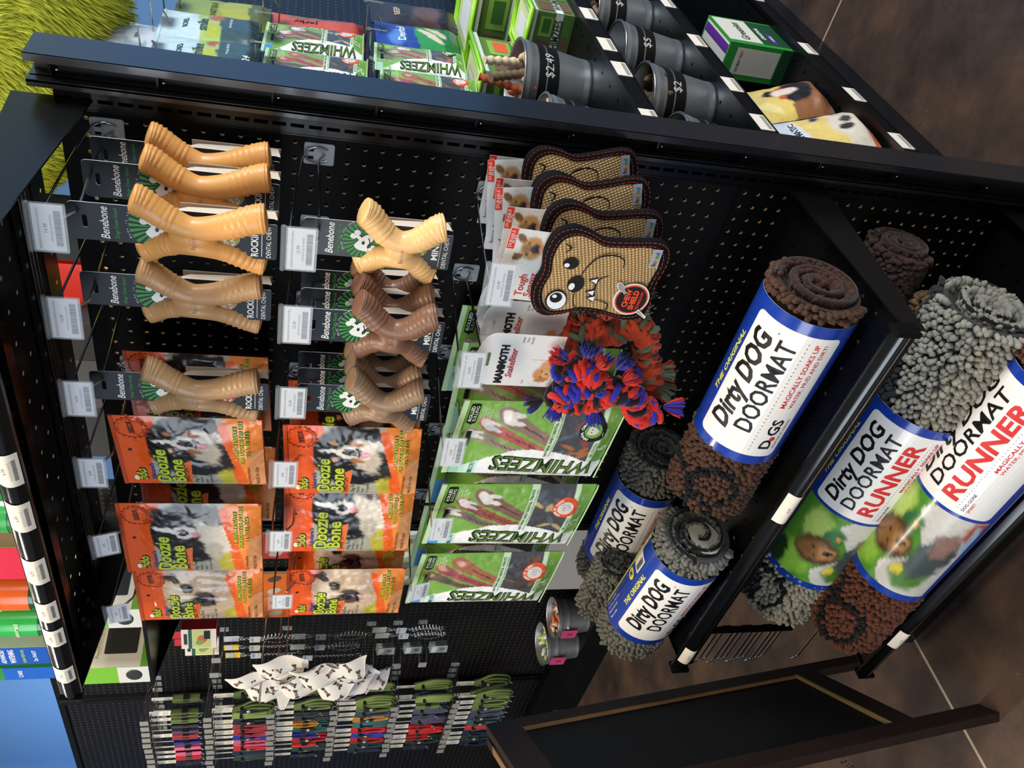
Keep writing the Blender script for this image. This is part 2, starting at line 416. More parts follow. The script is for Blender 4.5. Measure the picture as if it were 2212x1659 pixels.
def fascia_pt(t, yf, zc, h, d): return (yf - d * math.sin(PI * t), zc + h * (t - .5))
def shelf(name, label, zt, yf, x0, x1, zc, h, d, tags, holes=True, ribs=False, brk=.06, brkf=.03):
    t = thing(name, label, 'shelf', ((x0 + x1) / 2, 0, zt)); ox = (x0 + x1) / 2
    W = lambda g: g.warp(lambda x, y, z: (x - ox, y, z - zt))
    g = G(); 
    # tray sheet with punched holes (front rows)
    n = int((x1 - x0 - .02) / .0508); px = (x1 - x0) / n; m = 9; dep = -yf - .012; pz = dep / m
    g2 = G(); hole_panel(g2, [x0 + px * (i + .5) for i in range(n)], [pz * (j + .5) for j in range(m)], px, pz, .0036, .001, black, black, skip=lambda i, j: not holes or (i + j) % 1)
    g.join(g2, lambda x, y, z: (x, -z - .006, zt - .0))
    g.box(x0, x1, yf + .002, yf + .006, zt - .022, zt + .004, black)
    if ribs:
        for y in (-.12, -.15, -.30): g.box(x0 + .01, x1 - .01, y - .012, y + .012, zt - .014, zt - .002, blackgloss)
        for k in range(6): g.tube([(x0 + .01, -.15 - .012 * math.cos(PI * k / 5), zt - .014 - .006 * math.sin(PI * k / 5)), (x1 - .01, -.15 - .012 * math.cos(PI * k / 5), zt - .014 - .006 * math.sin(PI * k / 5))], .003, blackgloss, 6)
    W(g).obj('shelf_tray', t)
    g = G(); n = 12; P = [fascia_pt(i / n, yf, zc, h, d) for i in range(n + 1)]
    vs = [(x, y, z) for x in (x0, x1) for y, z in P]; g.add(vs, [(i, i + 1, n + 2 + i, n + 1 + i) for i in range(n)], blackgloss, True)
    for s in (0, n + 1): g.add([vs[s + i] for i in range(n + 1)], [tuple(range(n + 1))], black)
    g.box(x0, x1, yf - .001, yf + .004, zc - h / 2, zc + h / 2, black)
    for x in (x0, x1): g.box(x - .004, x + .004, yf - d * 1.05, yf + .01, zc - h * .52, zc + h * .52, blackmatte)
    W(g).obj('price_rail', t)
    for xx in (x0, x1 - .003):
        g = G(); pl = [(0, zt + .022), (yf + .004, zt + .004), (yf + .004, zt - brkf), (0, zt - brk)]
        g.add([(xx + e, y, z) for e in (0, .003) for y, z in pl], [(0, 1, 2, 3), (7, 6, 5, 4), (0, 4, 5, 1), (1, 5, 6, 2), (2, 6, 7, 3), (3, 7, 4, 0)], black)
        W(g).obj('side_bracket', t)
    for x, w in tags:
        g = G(); q = [fascia_pt(.06 + .88 * i / 8, yf - .0012, zc, h, d) for i in range(9)]
        g.add([(a, y, z) for a in (x - w / 2, x + w / 2) for y, z in q], [(i, i + 1, 10 + i, 9 + i) for i in range(8)], creamp, True)
        for k in range(14):
            q = [fascia_pt(f, yf - .0018, zc, h, d) for f in (.16, .22, .28)]; a = x - w * .3 + k * w * .045
            g.add([(a + e, y, z) for e in (0, w * .022) for y, z in q], [(0, 1, 4, 3), (1, 2, 5, 4)], C('#6a6a6e'))
        q = fascia_pt(.6, yf - .002, zc, h, d); e = G(); e.text('6.99', x, q[1], .007, -q[0], C('#8a8a90')); e.text('WOOFS & WAVES', x, q[1] - .008, .0042, -fascia_pt(.42, yf - .002, zc, h, d)[0], C('#8a8a90')); g.join(e)
        W(g).obj('price_strip', t)
    return t
shelf('top_shelf', 'black metal top shelf with rounded price rail of cream tags', 1.776, -.385, -.885, .028, 1.762, .034, .010,
      [(-.285, .06), (-.38, .058), (-.505, .058), (-.61, .05), (-.683, .046), (-.80, .045)], ribs=True, brk=.077, brkf=.028)
shelf('doormat_shelf', 'black metal shelf carrying three rolled doormats, second from the floor', .608, -.385, -.885, .028, .614, .036, .013,
      [(-.352, .07), (-.828, .05)], brk=.055)
shelf('base_shelf', 'lowest black metal shelf carrying the doormat runners above the kick plate', .176, -.42, -.885, .035, .181, .036, .013, [(-.735, .055)], brk=.03)

# ---------------------------------------------------------------- side run of shelves (faces the right-hand aisle)
side = thing('side_shelving', 'black gondola shelving facing the right aisle behind the end post', 'shelving', (-.43, 1.4, 0))
def spart(g, name): g.warp(lambda x, y, z: (x + .43, y - 1.4, z)); return g.obj(name, side)
g = G(); g.box(-.436, -.43, .06, 2.9, .1, 1.74, perfboard_material('black pegboard, side run', '#0a0a0b', '#6b5c46', lo=(1, 2))); spart(g, 'back_panel')
g = G(); g.box(-.46, -.40, 2.9, 2.96, 0, 1.76, black); spart(g, 'slotted_upright')
g = G(); g.box(-.43, -.06, .06, 2.9, 0, .10, black); spart(g, 'kick_plate')
for nm, zc, ty in (('upper', .845, (.133, .331, .446, .607, .80, 1.0)), ('middle', .611, (.178, .337, .553, .776, 1.0)), ('lower', .308, (.383, .182, .62, .95))):
    lab = {'upper': 'upper black side shelf with silver snack pails and green tubs', 'middle': 'middle black side shelf with silver pails of dark treats', 'lower': 'lowest black side shelf with a green carton and chew bags'}[nm]
    t = thing('side_shelf', lab, 'shelf', (.05, 1.4, zc)); W = lambda g: g.warp(lambda x, y, z: (x - .05, y - 1.4, z - zc))
    g = G(); g2 = G(); hole_panel(g2, [.06 + .06 * (i + .5) for i in range(40)], [.06 * (j + .5) for j in range(8)], .06, .06, .0035, .001, black, blackmatte)
    g.join(g2, lambda x, y, z: (.045 - z, x, zc + .012)); g.box(-.43, .045, .06, 2.46, zc - .012, zc + .006, black); W(g).obj('shelf_tray', t)
    g = G(); g.box(.044, .05, .06, 2.46, zc - .0175, zc + .0175, blackmatte); g.box(.044, .053, .06, 2.46, zc + .0165, zc + .0185, black); g.box(.044, .053, .06, 2.46, zc - .0185, zc - .0165, black); W(g).obj('price_rail', t)
    for y in ty:
        g = G(); g.box(.050, .0515, y - .031, y + .031, zc - .0155, zc + .0155, creamp)
        g.box(.0515, .0518, y - .026, y + .026, zc - .013, zc - .005, C('#9a978e')); W(g).obj('price_strip', t)

t = thing('top_deck', 'black deck behind the top of the end display', 'shelf', (-.66, 1.0, 1.66)); g = G(); g.box(-.22, .22, -.92, 1.6, -.03, 0, black); g.obj('deck', t)
t = thing('gap_shade_block', 'dark block added behind the end display to darken the gap under its top shelf', 'carton', (-.68, .30, 1.66)); g = G(); g.box(-.20, .17, -.14, .30, 0, .36, M('dark gap filler', '#17181b', .6)); g.box(-.05, .08, -.1406, -.14, .05, .2, C('#4a4a50')); g.obj('carton', t)  # made-up block standing in for the darkness behind the gap
t = thing('red_packet', 'small red and yellow packet glimpsed above the pegboard edge', 'packet', (-.465, .22, 1.66)); g = G(); g.grid(10, 12, lambda u, v: ((u - .5) * .10, -.02 * math.sin(PI * u) * (1 - v), v * .20), C('#d8382c', 'gloss')); g.grid(10, 4, lambda u, v: ((u - .5) * .10, -.021 * math.sin(PI * u) * (1 - .4 - .2 * v) - .001, .08 + v * .04), C('#d9cf3a', 'gloss')); g.grid(6, 6, lambda u, v: ((.5 - u) * .10, .012, v * .20), C('#d8382c', 'gloss')); g.obj('packet', t)
# ---------------------------------------------------------------- far pegboard wall across the left aisle
far = thing('leash_display_wall', 'long black pegboard display across the left aisle hung with leashes and collars', 'display wall', (-4, .8, 0))
def fpart(g, name): g.warp(lambda x, y, z: (x + 4, y - .8, z)); return g.obj(name, far)
pb = perfboard_material('black pegboard, far wall', '#08080a', '#5a5448', r=.0038)
g = G(); g.box(-7.6, -3.225, .8, .83, .12, 2.30, pb); fpart(g, 'pegboard_panel')
g = G(); g.box(-3.175, -1.75, .8, .83, .12, 2.30, pb); fpart(g, 'pegboard_panel')
g = G(); g.box(-3.225, -3.175, .785, .83, 0, 2.32, black); g.box(-3.204, -3.196, .78, .786, 0, 2.32, blackgloss); fpart(g, 'slotted_upright')
g = G(); g.box(-7.6, -1.75, .74, .86, 0, .12, blackmatte); fpart(g, 'kick_plate')
g = G(); g.box(-7.6, -1.75, .79, .84, 2.30, 2.325, black); fpart(g, 'top_trim')
# grey cabinet end in the left aisle
gc = M('light grey laminate', '#8f8d8b', .55, vary=.04)
t = thing('grey_cabinet', 'plain light grey cabinet standing in the left aisle behind the end display', 'cabinet', (-1.38, .45, 0))
g = G(); g.box(-.27, .27, -.15, .15, .05, .74, gc); g.obj('body', t)
g = G(); g.box(-.25, .25, -.13, .13, 0, .05, blackmatte); g.obj('plinth', t)

# ================================================================ pegs and price tags
def make_peg(name, ln=.25, lab=''):
    """chrome double hook; origin on the board, product wire at z=0, scanning wire above with the tag holder at its tip"""
    t = thing(name, lab, 'peg hook')
    g = G(); g.slab(rrect(-.017, -.022, .017, .022, .003, 2), .001, .0035, clearp2); 
    for x in (-.006, .006): g.box(x - .0022, x + .0022, -.004, -.0035, .008, .016, blackmatte)
    g.obj('back_plate', t)
    g = G(); P = [(0, -.003, -.008), (0, -.02, 0), (0, -ln * .82, 0), (0, -ln * .86, .002), (0, -ln * .92, .014)]
    g.tube(P, .0021, chrome, 8); g.obj('product_wire', t)
    g = G(); 
    U = [(-.012, -.003, -.010)] + [(-.012 * math.cos(a), -.006 - .002 * math.sin(a), .004 + .016 * math.sin(a)) for a in (0, .6, 1.2, 1.57)] 
    U = [(-.009, -.004, -.012), (-.013, -.006, .002), (-.008, -.008, .016), (0, -.012, .022), (0, -.03, .026), (0, -ln * .6, .034), (0, -ln + .004, .038)]
    g.tube(spl(U, 4), .0017, chrome, 8); g.tube(spl([(.009, -.004, -.012), (.013, -.006, .002), (.008, -.008, .016), (0, -.012, .022)], 4), .0017, chrome, 8)
    g.obj('scanning_wire', t)
    return t
def make_tag(t, ln, top, price, w=.064, h=.034, sw=.1, tilt=0):
    """clear holder with a printed price card, hung on the tip of the scanning wire"""
    g = G(); y = -ln; z0 = .040
    g.slab(rrect(-w / 2, z0 - h - .004, w / 2, z0 + .001, .002, 2), -y + .0006, -y + .0012, clearp)
    g.slab(rrect(-w / 2, z0 - h - .004, w / 2, z0 + .001, .002, 2), -y + .0030, -y + .0034, clearp)
    g.tube([(-w / 2, y - .002, z0 + .004), (w / 2, y - .002, z0 + .004)], .0035, clearp, 8)
    R3 = Matrix.Rotation(sw, 4, 'Z') @ Matrix.Rotation(tilt, 4, 'X'); q0 = Vector((0, y, z0))
    ww = lambda x, yy, z: tuple(q0 + R3 @ (Vector((x, yy, z)) - q0))
    o = g.warp(ww).obj('tag_holder', t)
    g = G(); c1, c2, c3 = C('#8c8c93'), C('#5d5d66'), C('#6d6d74')
    hh = -y + .0018; g.slab([(-w / 2 + .002, z0 - h - .001), (w / 2 - .002, z0 - h - .001), (w / 2 - .002, z0 - .001), (-w / 2 + .002, z0 - .001)], hh, hh + .0003, paper)
    k = hh + .0006; g.text(top, -.001, z0 - .007, .0036, k, c1, fit=w * .82); g.text(price, 0, z0 - .0145, .0058, k, c2); g.text('WOOFS & WAVES', 0, z0 - .0205, .0038, k, c1, fit=w * .55)
    rr = random.Random(len(top) + 3); x = -w * .36
    while x < w * .36: b = rr.choice((.0004, .0008, .0011)); g.rect(x, z0 - h + .002, x + b, z0 - .0245, k, c3); x += b + rr.choice((.0004, .0007))
    g.warp(ww).obj('price_card', o)
pegs = []
def peg(x, z, prod, top, price, ln=.25, sw=.1, base=None, tilt=0, taglab=''):
    t = make_peg('peg_hook', ln, 'chrome peg hook, ' + prod); t.location = (x, 0, z); t['group'] = 'chrome peg hooks on the end display'
    make_tag(t, ln, top, price, sw=sw, tilt=tilt); return t
peg(-.013, 1.684, 'top row, first from the right, holding orange chicken chews', 'BENEBONE CHICKEN DENTAL REGULAR', '14.99', sw=.12)
peg(-.150, 1.684, 'top row, second from the right, holding one peanut chew', 'BENEBONE PEANUT DENTAL REGULAR', '14.99', sw=.1)
peg(-.295, 1.684, 'top row, third from the right, holding one bacon chew', 'BENEBONE BACON DENTAL REGULAR', '14.99', sw=.08)
peg(-.453, 1.684, 'top row, fourth from the right, above the large orange treat pouch', 'NATURES DOOZIE BONE LARGE', '8.99', sw=.05)
peg(-.641, 1.684, 'top row, second from the left, above the medium orange treat pouch', 'NATURES DOOZIE BONE MEDIUM', '6.99', sw=-.05, tilt=.25)
peg(-.850, 1.684, 'top row, leftmost, above the small orange treat pouch', 'NATURES DOOZIE BONE SMALL', '5.99', sw=-.05, tilt=.2)
peg(-.014, 1.396, 'middle row, rightmost, holding one pale mini chew', 'BENEBONE CHICKEN DENTAL MINI', '12.99', sw=.05)
peg(-.138, 1.396, 'middle row, second from the right, holding dark peanut mini chews', 'BENEBONE PEANUT DENTAL MINI', '12.99', sw=.05)
peg(-.288, 1.396, 'middle row, third from the right, holding bacon mini chews', 'BENEBONE BACON DENTAL MINI', '12.99', sw=.02)
peg(-.450, 1.402, 'middle row, fourth from the right, above the lower large orange pouch', 'NATURES DOOZIE BONE LARGE', '8.99', sw=0)
peg(-.628, 1.404, 'middle row, second from the left, above the lower medium orange pouch', 'NATURES DOOZIE BONE MEDIUM', '6.99', sw=-.05)
peg(-.818, 1.396, 'middle row, leftmost, above the lower small orange pouch', 'NATURES DOOZIE BONE SMALL', '5.99', sw=-.15)
peg(-.046, 1.128, 'bottom row, rightmost, holding the toast shaped dog toys', 'DWH TOUGH SEAMS SEAL DOG HOUSE', '12.99', sw=.25)
peg(-.206, 1.140, 'bottom row, second from the right, holding the rope toys', 'MAM SCORPION 10" MD', '10.99', sw=.2)
peg(-.388, 1.138, 'bottom row, middle, holding the large green brush treat bags', 'WC DENTAL TOOTHBRUSH L', '14.99', sw=.1)
peg(-.595, 1.126, 'bottom row, second from the left, holding the medium green bags', 'WC DENTAL TOOTHBRUSH M', '14.99', sw=.05)
peg(-.800, 1.136, 'bottom row, leftmost, holding the small green bags', 'WC DENTAL TOOTHBRUSH S', '14.99', sw=-.05, tilt=.2)

# spare hooks stored in a column on the left flank, under the doormat shelf
def make_spare():
    t = thing('spare_hook', 'bare chrome spare hook in the column of hooks under the doormat shelf', 'hook')
    g = G(); g.tube([(0, 0, 0), (-.125, 0, -.002), (-.131, 0, .002), (-.136, 0, .012)], .0022, chrome, 6); g.ball((0, 0, 0), .003, chrome, 8, 6); g.obj('wire', t)
    g = G(); g.box(0, .012, -.002, .002, -.012, .012, black); g.obj('mount', t)
    return t
sp = make_spare()
for i, z in enumerate((.492, .474, .456, .438, .421, .404, .388, .371, .354, .338, .322, .305)):
    place(sp, USED, (-.917, -.292 + .003 * (i % 3), z), .0, 'bare chrome spare hook in the column of hooks under the doormat shelf', 'spare hooks in a column at the left end of the display')
place(sp, USED, (-.90, -.30, .225), 0, 'lone chrome hook tip poking out beside the brown runner')
sb = G(); sb.box(-.916, -.910, -.297, -.283, .29, .51, black); dpart(sb, 'hook_strip')

# ================================================================ chalkboard sign on the floor
F1, F2, LV = Vector((-1.09, -.27, 0)), Vector((-.781, -.574, 0)), Vector((-.072, -.086, .969))
wv = (F2 - F1).normalized(); lv = LV.normalized(); nv = lv.cross(wv).normalized()
if nv.x < 0: nv = -nv
W_, H_ = (F2 - F1).length, LV.length
wood = M('dark stained timber', '#21140e', .6, spec=.25, bump=.5, bscale=60, vary=.35, vscale=24); woodl = M('raw timber edge', '#7d5a36', .7, bump=.4, bscale=80, vary=.3, vscale=40)
slate = M('chalkboard slate', '#08090a', .6, spec=.2, vary=.25, vscale=9)
es = thing('chalkboard_sign', 'dark wooden A-frame chalkboard standing on the floor left of the end display', 'sign', F1)
def ew(a, b, c): return tuple(wv * a + lv * b + nv * c)
def ebox(nm, a0, a1, b0, b1, c0, c1, m, fn=ew):
    g = G(); g.box(a0, a1, c0, c1, b0, b1, m); g.warp(lambda x, y, z: fn(x, z, y)); return g.obj(nm, es)
ebox('stile', 0, .05, 0, H_, -.018, 0, wood); ebox('stile', W_ - .055, W_, 0, H_, -.018, 0, wood)
ebox('top_rail', .05, W_ - .055, H_ - .07, H_, -.018, 0, wood); ebox('bottom_rail', .05, W_ - .055, .165, .215, -.018, 0, wood)
ebox('edge_moulding', .05, W_ - .055, .215, .221, -.012, 0, M('pale worn moulding', '#8f7a45', .7, bump=.4, bscale=90)); ebox('edge_moulding', .05, .056, .221, H_ - .07, -.012, -.001, woodl)
ebox('slate_panel', .05, W_ - .05, .19, H_ - .05, -.014, -.008, slate)
def ew2(a, b, c):      # rear leg frame
    l2 = (Vector((-.28, -.30, -H_)) ).normalized(); top = LV - nv * .03
    return tuple(top + wv * a + l2 * b + nv * c)
ebox('rear_leg', 0, .05, 0, H_ * .98, -.018, 0, wood, ew2); ebox('rear_leg', W_ - .05, W_, 0, H_ * .98, -.018, 0, wood, ew2); ebox('rear_rail', .05, W_ - .05, 0, .06, -.018, 0, woodl, ew2)
g = G()
a0 = wv * (W_ - .02) + lv * .38 - nv * .02; a1 = Vector(a0) - nv * .16 - Vector((0, 0, .05))
for k in range(16):
    f = k / 15; p = a0.lerp(a1, f) - Vector((0, 0, .05 * math.sin(PI * f))); u = (a1 - a0).normalized(); v = Vector((0, 0, 1)) if k % 2 else u.cross(Vector((0, 0, 1))).normalized()
    g.tube([tuple(p + u * .008 * math.cos(q) + v * .004 * math.sin(q)) for q in [2 * PI * i / 10 for i in range(10)]], .0011, blackgloss, 5, closed=True)
g.obj('chain', es)

# ================================================================ goods hung on the end display
def bonecol(h): return M('chew ' + h, h, .38, spec=.5, bump=.25, bscale=260, vary=.07, vscale=30)
inkD = C('#262b31'); inkW = C('#e8e8e4'); inkG = C('#2f8f34'); inkK = C('#0c0c0d'); inkCard = M('slate printed card', '#1c232d', .5, spec=.3, vary=.06); cardback = C('#d8c9b4')
def chew_bone(g, m, xt, zt, zb, zw, wt, r0, r1, hf, ribs):
    def arc(sx, htop, hbot, hw, seed):
        pts = [(sx * xt, htop, zt), (sx * xt * .87, htop, zt - (zt - zw) * .20), (sx * (wt + .006), (htop + hw) / 2, zt - (zt - zw) * .62), (sx * wt * .9, hw, zw),
               (sx * (wt + .006), (hbot + hw) / 2, zb + (zw - zb) * .60), (sx * xt * .84, hbot, zb + (zw - zb) * .2), (sx * xt * .93, hbot, zb)]
        P = spl([(x, -h, z) for x, h, z in pts], 14); n = len(P); rr = []
        for i in range(n):
            t = i / (n - 1); e = abs(2 * t - 1); r = r0 + (r1 - r0) * min(1, e * 1.25)
            ph = (i * ribs / n * 2 * PI)
            if e > .30: r *= 1 + .10 * max(0, math.sin(ph)) ** 2
            k = min(t, 1 - t) * n
            r *= math.sqrt(max(.03, 1 - max(0, (6.0 - k) / 6.05) ** 2))
            rr.append(r)
        k0 = len(g.v); g.tube(P, rr, m, 14)
        # make the horns paddle shaped: wider in the plane of the card than they are deep
    arc(1, hf * .45, hf * 1.35, hf * .95, 1); arc(-1, -hf * .8, -hf * .1, hf * .75, 2)
    g.ball((0, -hf * .8, zw), (wt * 1.55, r0 * .95, abs(zt - zb) * .19), m, 16, 12)
    g.ball((0, -hf * .8, zw - .004), (wt * 1.25, r0 * 1.02, abs(zt - zb) * .15), m, 16, 12)
def make_chew(name, kind, bone, flav, fcol, ftxt, cardm=None):
    big = kind == 'big'; t = thing(name, '', 'dog chew'); cm = cardm or inkCard
    w = .054 if big else .056; zt = .018; zb = -.230 if big else -.180; hw = w / 2
    cz = -.086 if big else -.064; cr = .036 if big else .030
    g = G(); hole = rrect(-.009, -.003, .009, .003, .0025, 2) + []; 
    g.slab(rrect(-hw, zb, hw, zt, .006, 4), -.0006, .0002, cm, inkW, cardback, holes=[hole])
    h = .0006
    n = 26
    for i in range(n):      # green sunburst
        a0 = 2 * PI * (i + .18) / n; a1 = 2 * PI * (i + .72) / n; lim = lambda a: min(cr, (hw - .0012) / max(1e-6, abs(math.cos(a)))); 
        g.flat([(.010 * math.cos(a0), cz + .010 * math.sin(a0)), (lim(a0) * math.cos(a0), cz + lim(a0) * math.sin(a0)), (lim(a1) * math.cos(a1), cz + lim(a1) * math.sin(a1)), (.010 * math.cos(a1), cz + .010 * math.sin(a1))], h, inkG)
    q = .9 if big else .8; s = lambda x, z: (x * q, cz + z * q)     # plain white bone and pup shapes in the burst
    P = spl([s(-.017, .013), s(-.010, .018), s(-.004, .014), s(.006, .006), s(.012, -.002), s(.010, -.010), s(.002, -.013), s(-.006, -.006), s(-.013, -.004), s(-.021, -.008), s(-.02, .004)], 5, True); g.flat(P, h * 2, inkW)
    for x, z, r in ((.008, .020, .0055), (.015, .014, .0055), (-.018, -.010, .005), (-.012, -.014, .004)): g.ell(*s(x, z), r * q, r * q, h * 2, inkW)
    g.line([s(.010, .016), s(.0, .004)], .006 * q, h * 2.2, inkW); g.ell(*s(-.004, .003), .0035 * q, .0025 * q, h * 3, inkK); g.line(spl([s(-.012, -.004), s(-.004, -.008), s(.006, -.005)], 5), .0012, h * 3, inkK)
    g.ell(*s(.010, -.020), .006 * q, .0045 * q, h * 2, inkW); g.line([s(.012, -.022), s(.018, -.026)], .002, h * 2, inkW); g.line([s(.006, -.022), s(.004, -.028)], .002, h * 2, inkW)
    g.arctext('Made in the USA', 0, cz, cr * 1.08, .0042, h, inkW, 118, 6.0)
    g.text('Benebone', 0, -.022 if big else -.017, .0145, h, inkW, shear=.25, bold=.012, fit=w * .86)
    g.text('Dogs Chew Good', 0, -.036 if big else -.0285, .0062, h, inkG, bold=.01, fit=w * .80)
    g.obj('header_card', t); g = G(); h = .0146; ph = .080 if big else .062
    g.slab(rrect(-hw, zb, hw, zb + ph, .003, 2), .0132, .0140, cm, cardback, cardback); g.add([(-hw, 0, zb), (hw, 0, zb), (hw, -.0135, zb), (-hw, -.0135, zb)], [(0, 1, 2, 3)], cm); e_ = .0006
    fz = zb + (.062 if big else .046); fr = .0165 if big else .0130
    g.ell(.002, fz, fr * .82, fr, h, C(fcol), n=24)
    for k, s_ in enumerate(ftxt): g.text(s_, .002, fz + .004 - .009 * k, .0075 if big else .0055, h + e_, inkW, rot=22, bold=.01, fit=fr * 1.35)
    if big: g.text('ROCKING', .0, zb + .028, .0125, h, inkW, bold=.02, fit=w * .84); g.rect(-hw * .84, zb + .0185, hw * .84, zb + .0192, h, inkW); g.text('DENTAL CHEW', 0, zb + .0105, .0085, h, inkW, fit=w * .88)
    else: g.text('MINI', 0, zb + .022, .0125, h, inkW, bold=.02, fit=w * .46); g.rect(-hw * .84, zb + .0150, hw * .84, zb + .0155, h, inkW); g.text('DENTAL CHEW', 0, zb + .008, .0085, h, inkW, fit=w * .9)
    g.obj('flavour_panel', t)
    g = G()   # the return flap of the card behind the chew
    yb = .020; g.add([(hw - .001, 0, zb), (hw - .001, yb, zb + .004), (hw - .001, yb * .6, zb + .11), (hw - .001, 0, zb + .13)], [(0, 1, 2, 3)], cardback)
    g.slab([(-hw, zb), (hw, zb), (hw, zb + .12), (-hw, zb + .12)], -yb, -yb + .0008, cardback); g.add([(-hw, 0, zb), (hw, 0, zb), (hw, yb, zb), (-hw, yb, zb)], [(0, 1, 2, 3)], cm)
    g.obj('card_flap', t)
    g = G(); m = bonecol(bone)
    if big: chew_bone(g, m, .044, -.056, -.218, -.128, .0145, .0145, .0190, .017, 30)
    else: chew_bone(g, m, .050, -.055, -.165, -.110, .015, .0150, .0190, .018, 26)
    zw = -.128 if big else -.110; f = G(); f.text('Benebone', .0, zw, .009, 0, M('embossed ' + bone, '#b9946a' if big else '#a78a72', .4), rot=0, shear=.25)
    f.warp(lambda x, y, z: (x * .8, -(.0315 if big else .034) + abs(x) * abs(x) * 18, z)); 
    g.join(f); g.obj('chew_bone', t)
    return t
chk = make_chew('rocking_chew', 'big', '#e3a259', 'CHICKEN', '#8d8438', ('CHICKEN', 'FLAVOR'))
place(chk, USED, (-.030, -.205, 1.678), .02, 'glossy orange crossed chew on a slate card, frontmost on the rightmost top peg', 'orange rocking chews on the first peg')
place(chk, USED, (-.024, -.115, 1.678), .0, 'middle one of the three orange crossed chews, showing its olive flavour spot', 'orange rocking chews on the first peg')
place(chk, USED, (-.026, -.048, 1.680), -.06, 'orange crossed chew hanging hindmost, closest to the pegboard, beside the slotted post', 'orange rocking chews on the first peg')
pnt = make_chew('rocking_chew', 'big', '#bf9262', 'PEANUT', '#a9813c', ('PEANUT', 'FLAVOR'))
place(pnt, USED, (-.158, -.175, 1.684), .03, 'tan crossed chew with a gold flavour spot, alone on its top row peg')
bac = make_chew('rocking_chew', 'big', '#b08a60', 'BACON', '#b3403a', ('BACON', 'FLAVOR'))
place(bac, USED, (-.312, -.205, 1.684), .05, 'brown crossed chew with a red flavour spot, hanging in front of orange treat pouches')
mc = make_chew('mini_chew', 'mini', '#ecbc7c', 'CHICKEN', '#8f8335', ('ROTISSERIE', 'CHICKEN'), M('charcoal printed card', '#2c2e30', .4))
place(mc, USED, (-.030, -.195, 1.398), .02, 'pale yellow mini crossed chew, alone on the rightmost peg of the middle row')
mp = make_chew('mini_chew', 'mini', '#7d5842', 'PEANUT', '#a88f6a', ('PEANUT', 'BUTTER'))
for y, lb in ((-.240, 'dark brown mini crossed chew with a beige spot, frontmost of its peg'), (-.195, 'dark brown mini crossed chew, middle of its peg under the peanut tag'), (-.150, 'dark brown mini crossed chew, hindmost on its peg, beside the pale mini one')):
    place(mp, USED, (-.145, y, 1.396), .02 + .1 * (y + .24), lb, 'dark peanut mini chews')
mb = make_chew('mini_chew', 'mini', '#8f7258', 'BACON', '#b5342c', ('REAL', 'BACON'))
for y, lb in ((-.235, 'taupe mini crossed chew with a red spot, frontmost of its peg'), (-.200, 'taupe mini crossed chew, middle one under the bacon tag'), (-.163, 'taupe mini crossed chew, hindmost under the bacon tag')):
    place(mb, USED, (-.292, y, 1.394), .02, lb, 'bacon mini chews')

# ---------------------------------------------------------------- soft pouches
def wrinkle(x, z, seed, amp):
    a = vnoise(np.array(x * 38. + seed * 3), np.array(z * 30. + seed), seed); b = vnoise(np.array(x * 90. + z * 50), np.array(z * 80. - x * 40), seed + 5)
    return float(amp * (abs(a - .5) * 2 + .35 * abs(b - .5) * 2))
class Pouch:
    def __init__(s, w, h, top, T, wr, seed, sk=0, flare=0):
        s.w, s.h, s.top, s.T, s.wr, s.seed, s.sk, s.fl = w, h, top, T, wr, seed, sk, flare
    def H(s, x, z):
        v = (z - (s.top - s.h)) / s.h; u = 2 * x / s.w
        v = min(1, max(0, v)); p = (1 - v) ** .65 * min(1, v * 7 + .25) if v < .86 else 0
        if v >= .86: p = 0
        p *= min(1, (.86 - v) / .16) if v > .70 else 1
        e = max(0, 1 - abs(u) ** 2.6); q = min(1, e * 4)
        return s.T * e * p + wrinkle(x, z, s.seed, s.wr) * (.25 + .75 * q * (p > 0) )
    def front(s, x, y, z):
        zz = z; hh = s.H(x, zz); v = (zz - (s.top - s.h)) / s.h
        return (x * (1 + s.fl * (1 - v)), -hh + y, zz + s.sk * x)
    def build(s, paint, art, mat, nx=44, nz=60, name='pouch', parent=None, backcol='#888888', gloss=None):
        g = G(); w, h, top = s.w, s.h, s.top
        g.grid(nx, nz, lambda u, v: s.front((u - .5) * w, 0, top - h + v * h), mat, True, paint)
        b = G(); bc = np.array(lin(backcol)); b.grid(10, 14, lambda u, v: (s.front((u - .5) * w, 0, top - h + v * h)[0], .4 * s.T * max(0, 1 - abs(2 * u - 1) ** 2.5) * (1 - v) ** .6 + .0008, s.front((u - .5) * w, 0, top - h + v * h)[2]), mat, True, lambda U, V: np.ones(U.shape + (3,)) * bc)
        b.f = [f[::-1] for f in b.f]; g.join(b)
        if art:
            step = .008; n = int(w / step); m = int(h / step)
            art.slice([(i / n - .5) * w for i in range(1, n)], [top - h + h * j / m for j in range(1, m)])
            g.join(art, lambda x, y, z: s.front(x, y, z))
        return g.obj(name, parent)
film = M('glossy printed film', None, .26, coat=.22, attr=True); film2 = M('satin printed film', None, .35, coat=.12, attr=True)
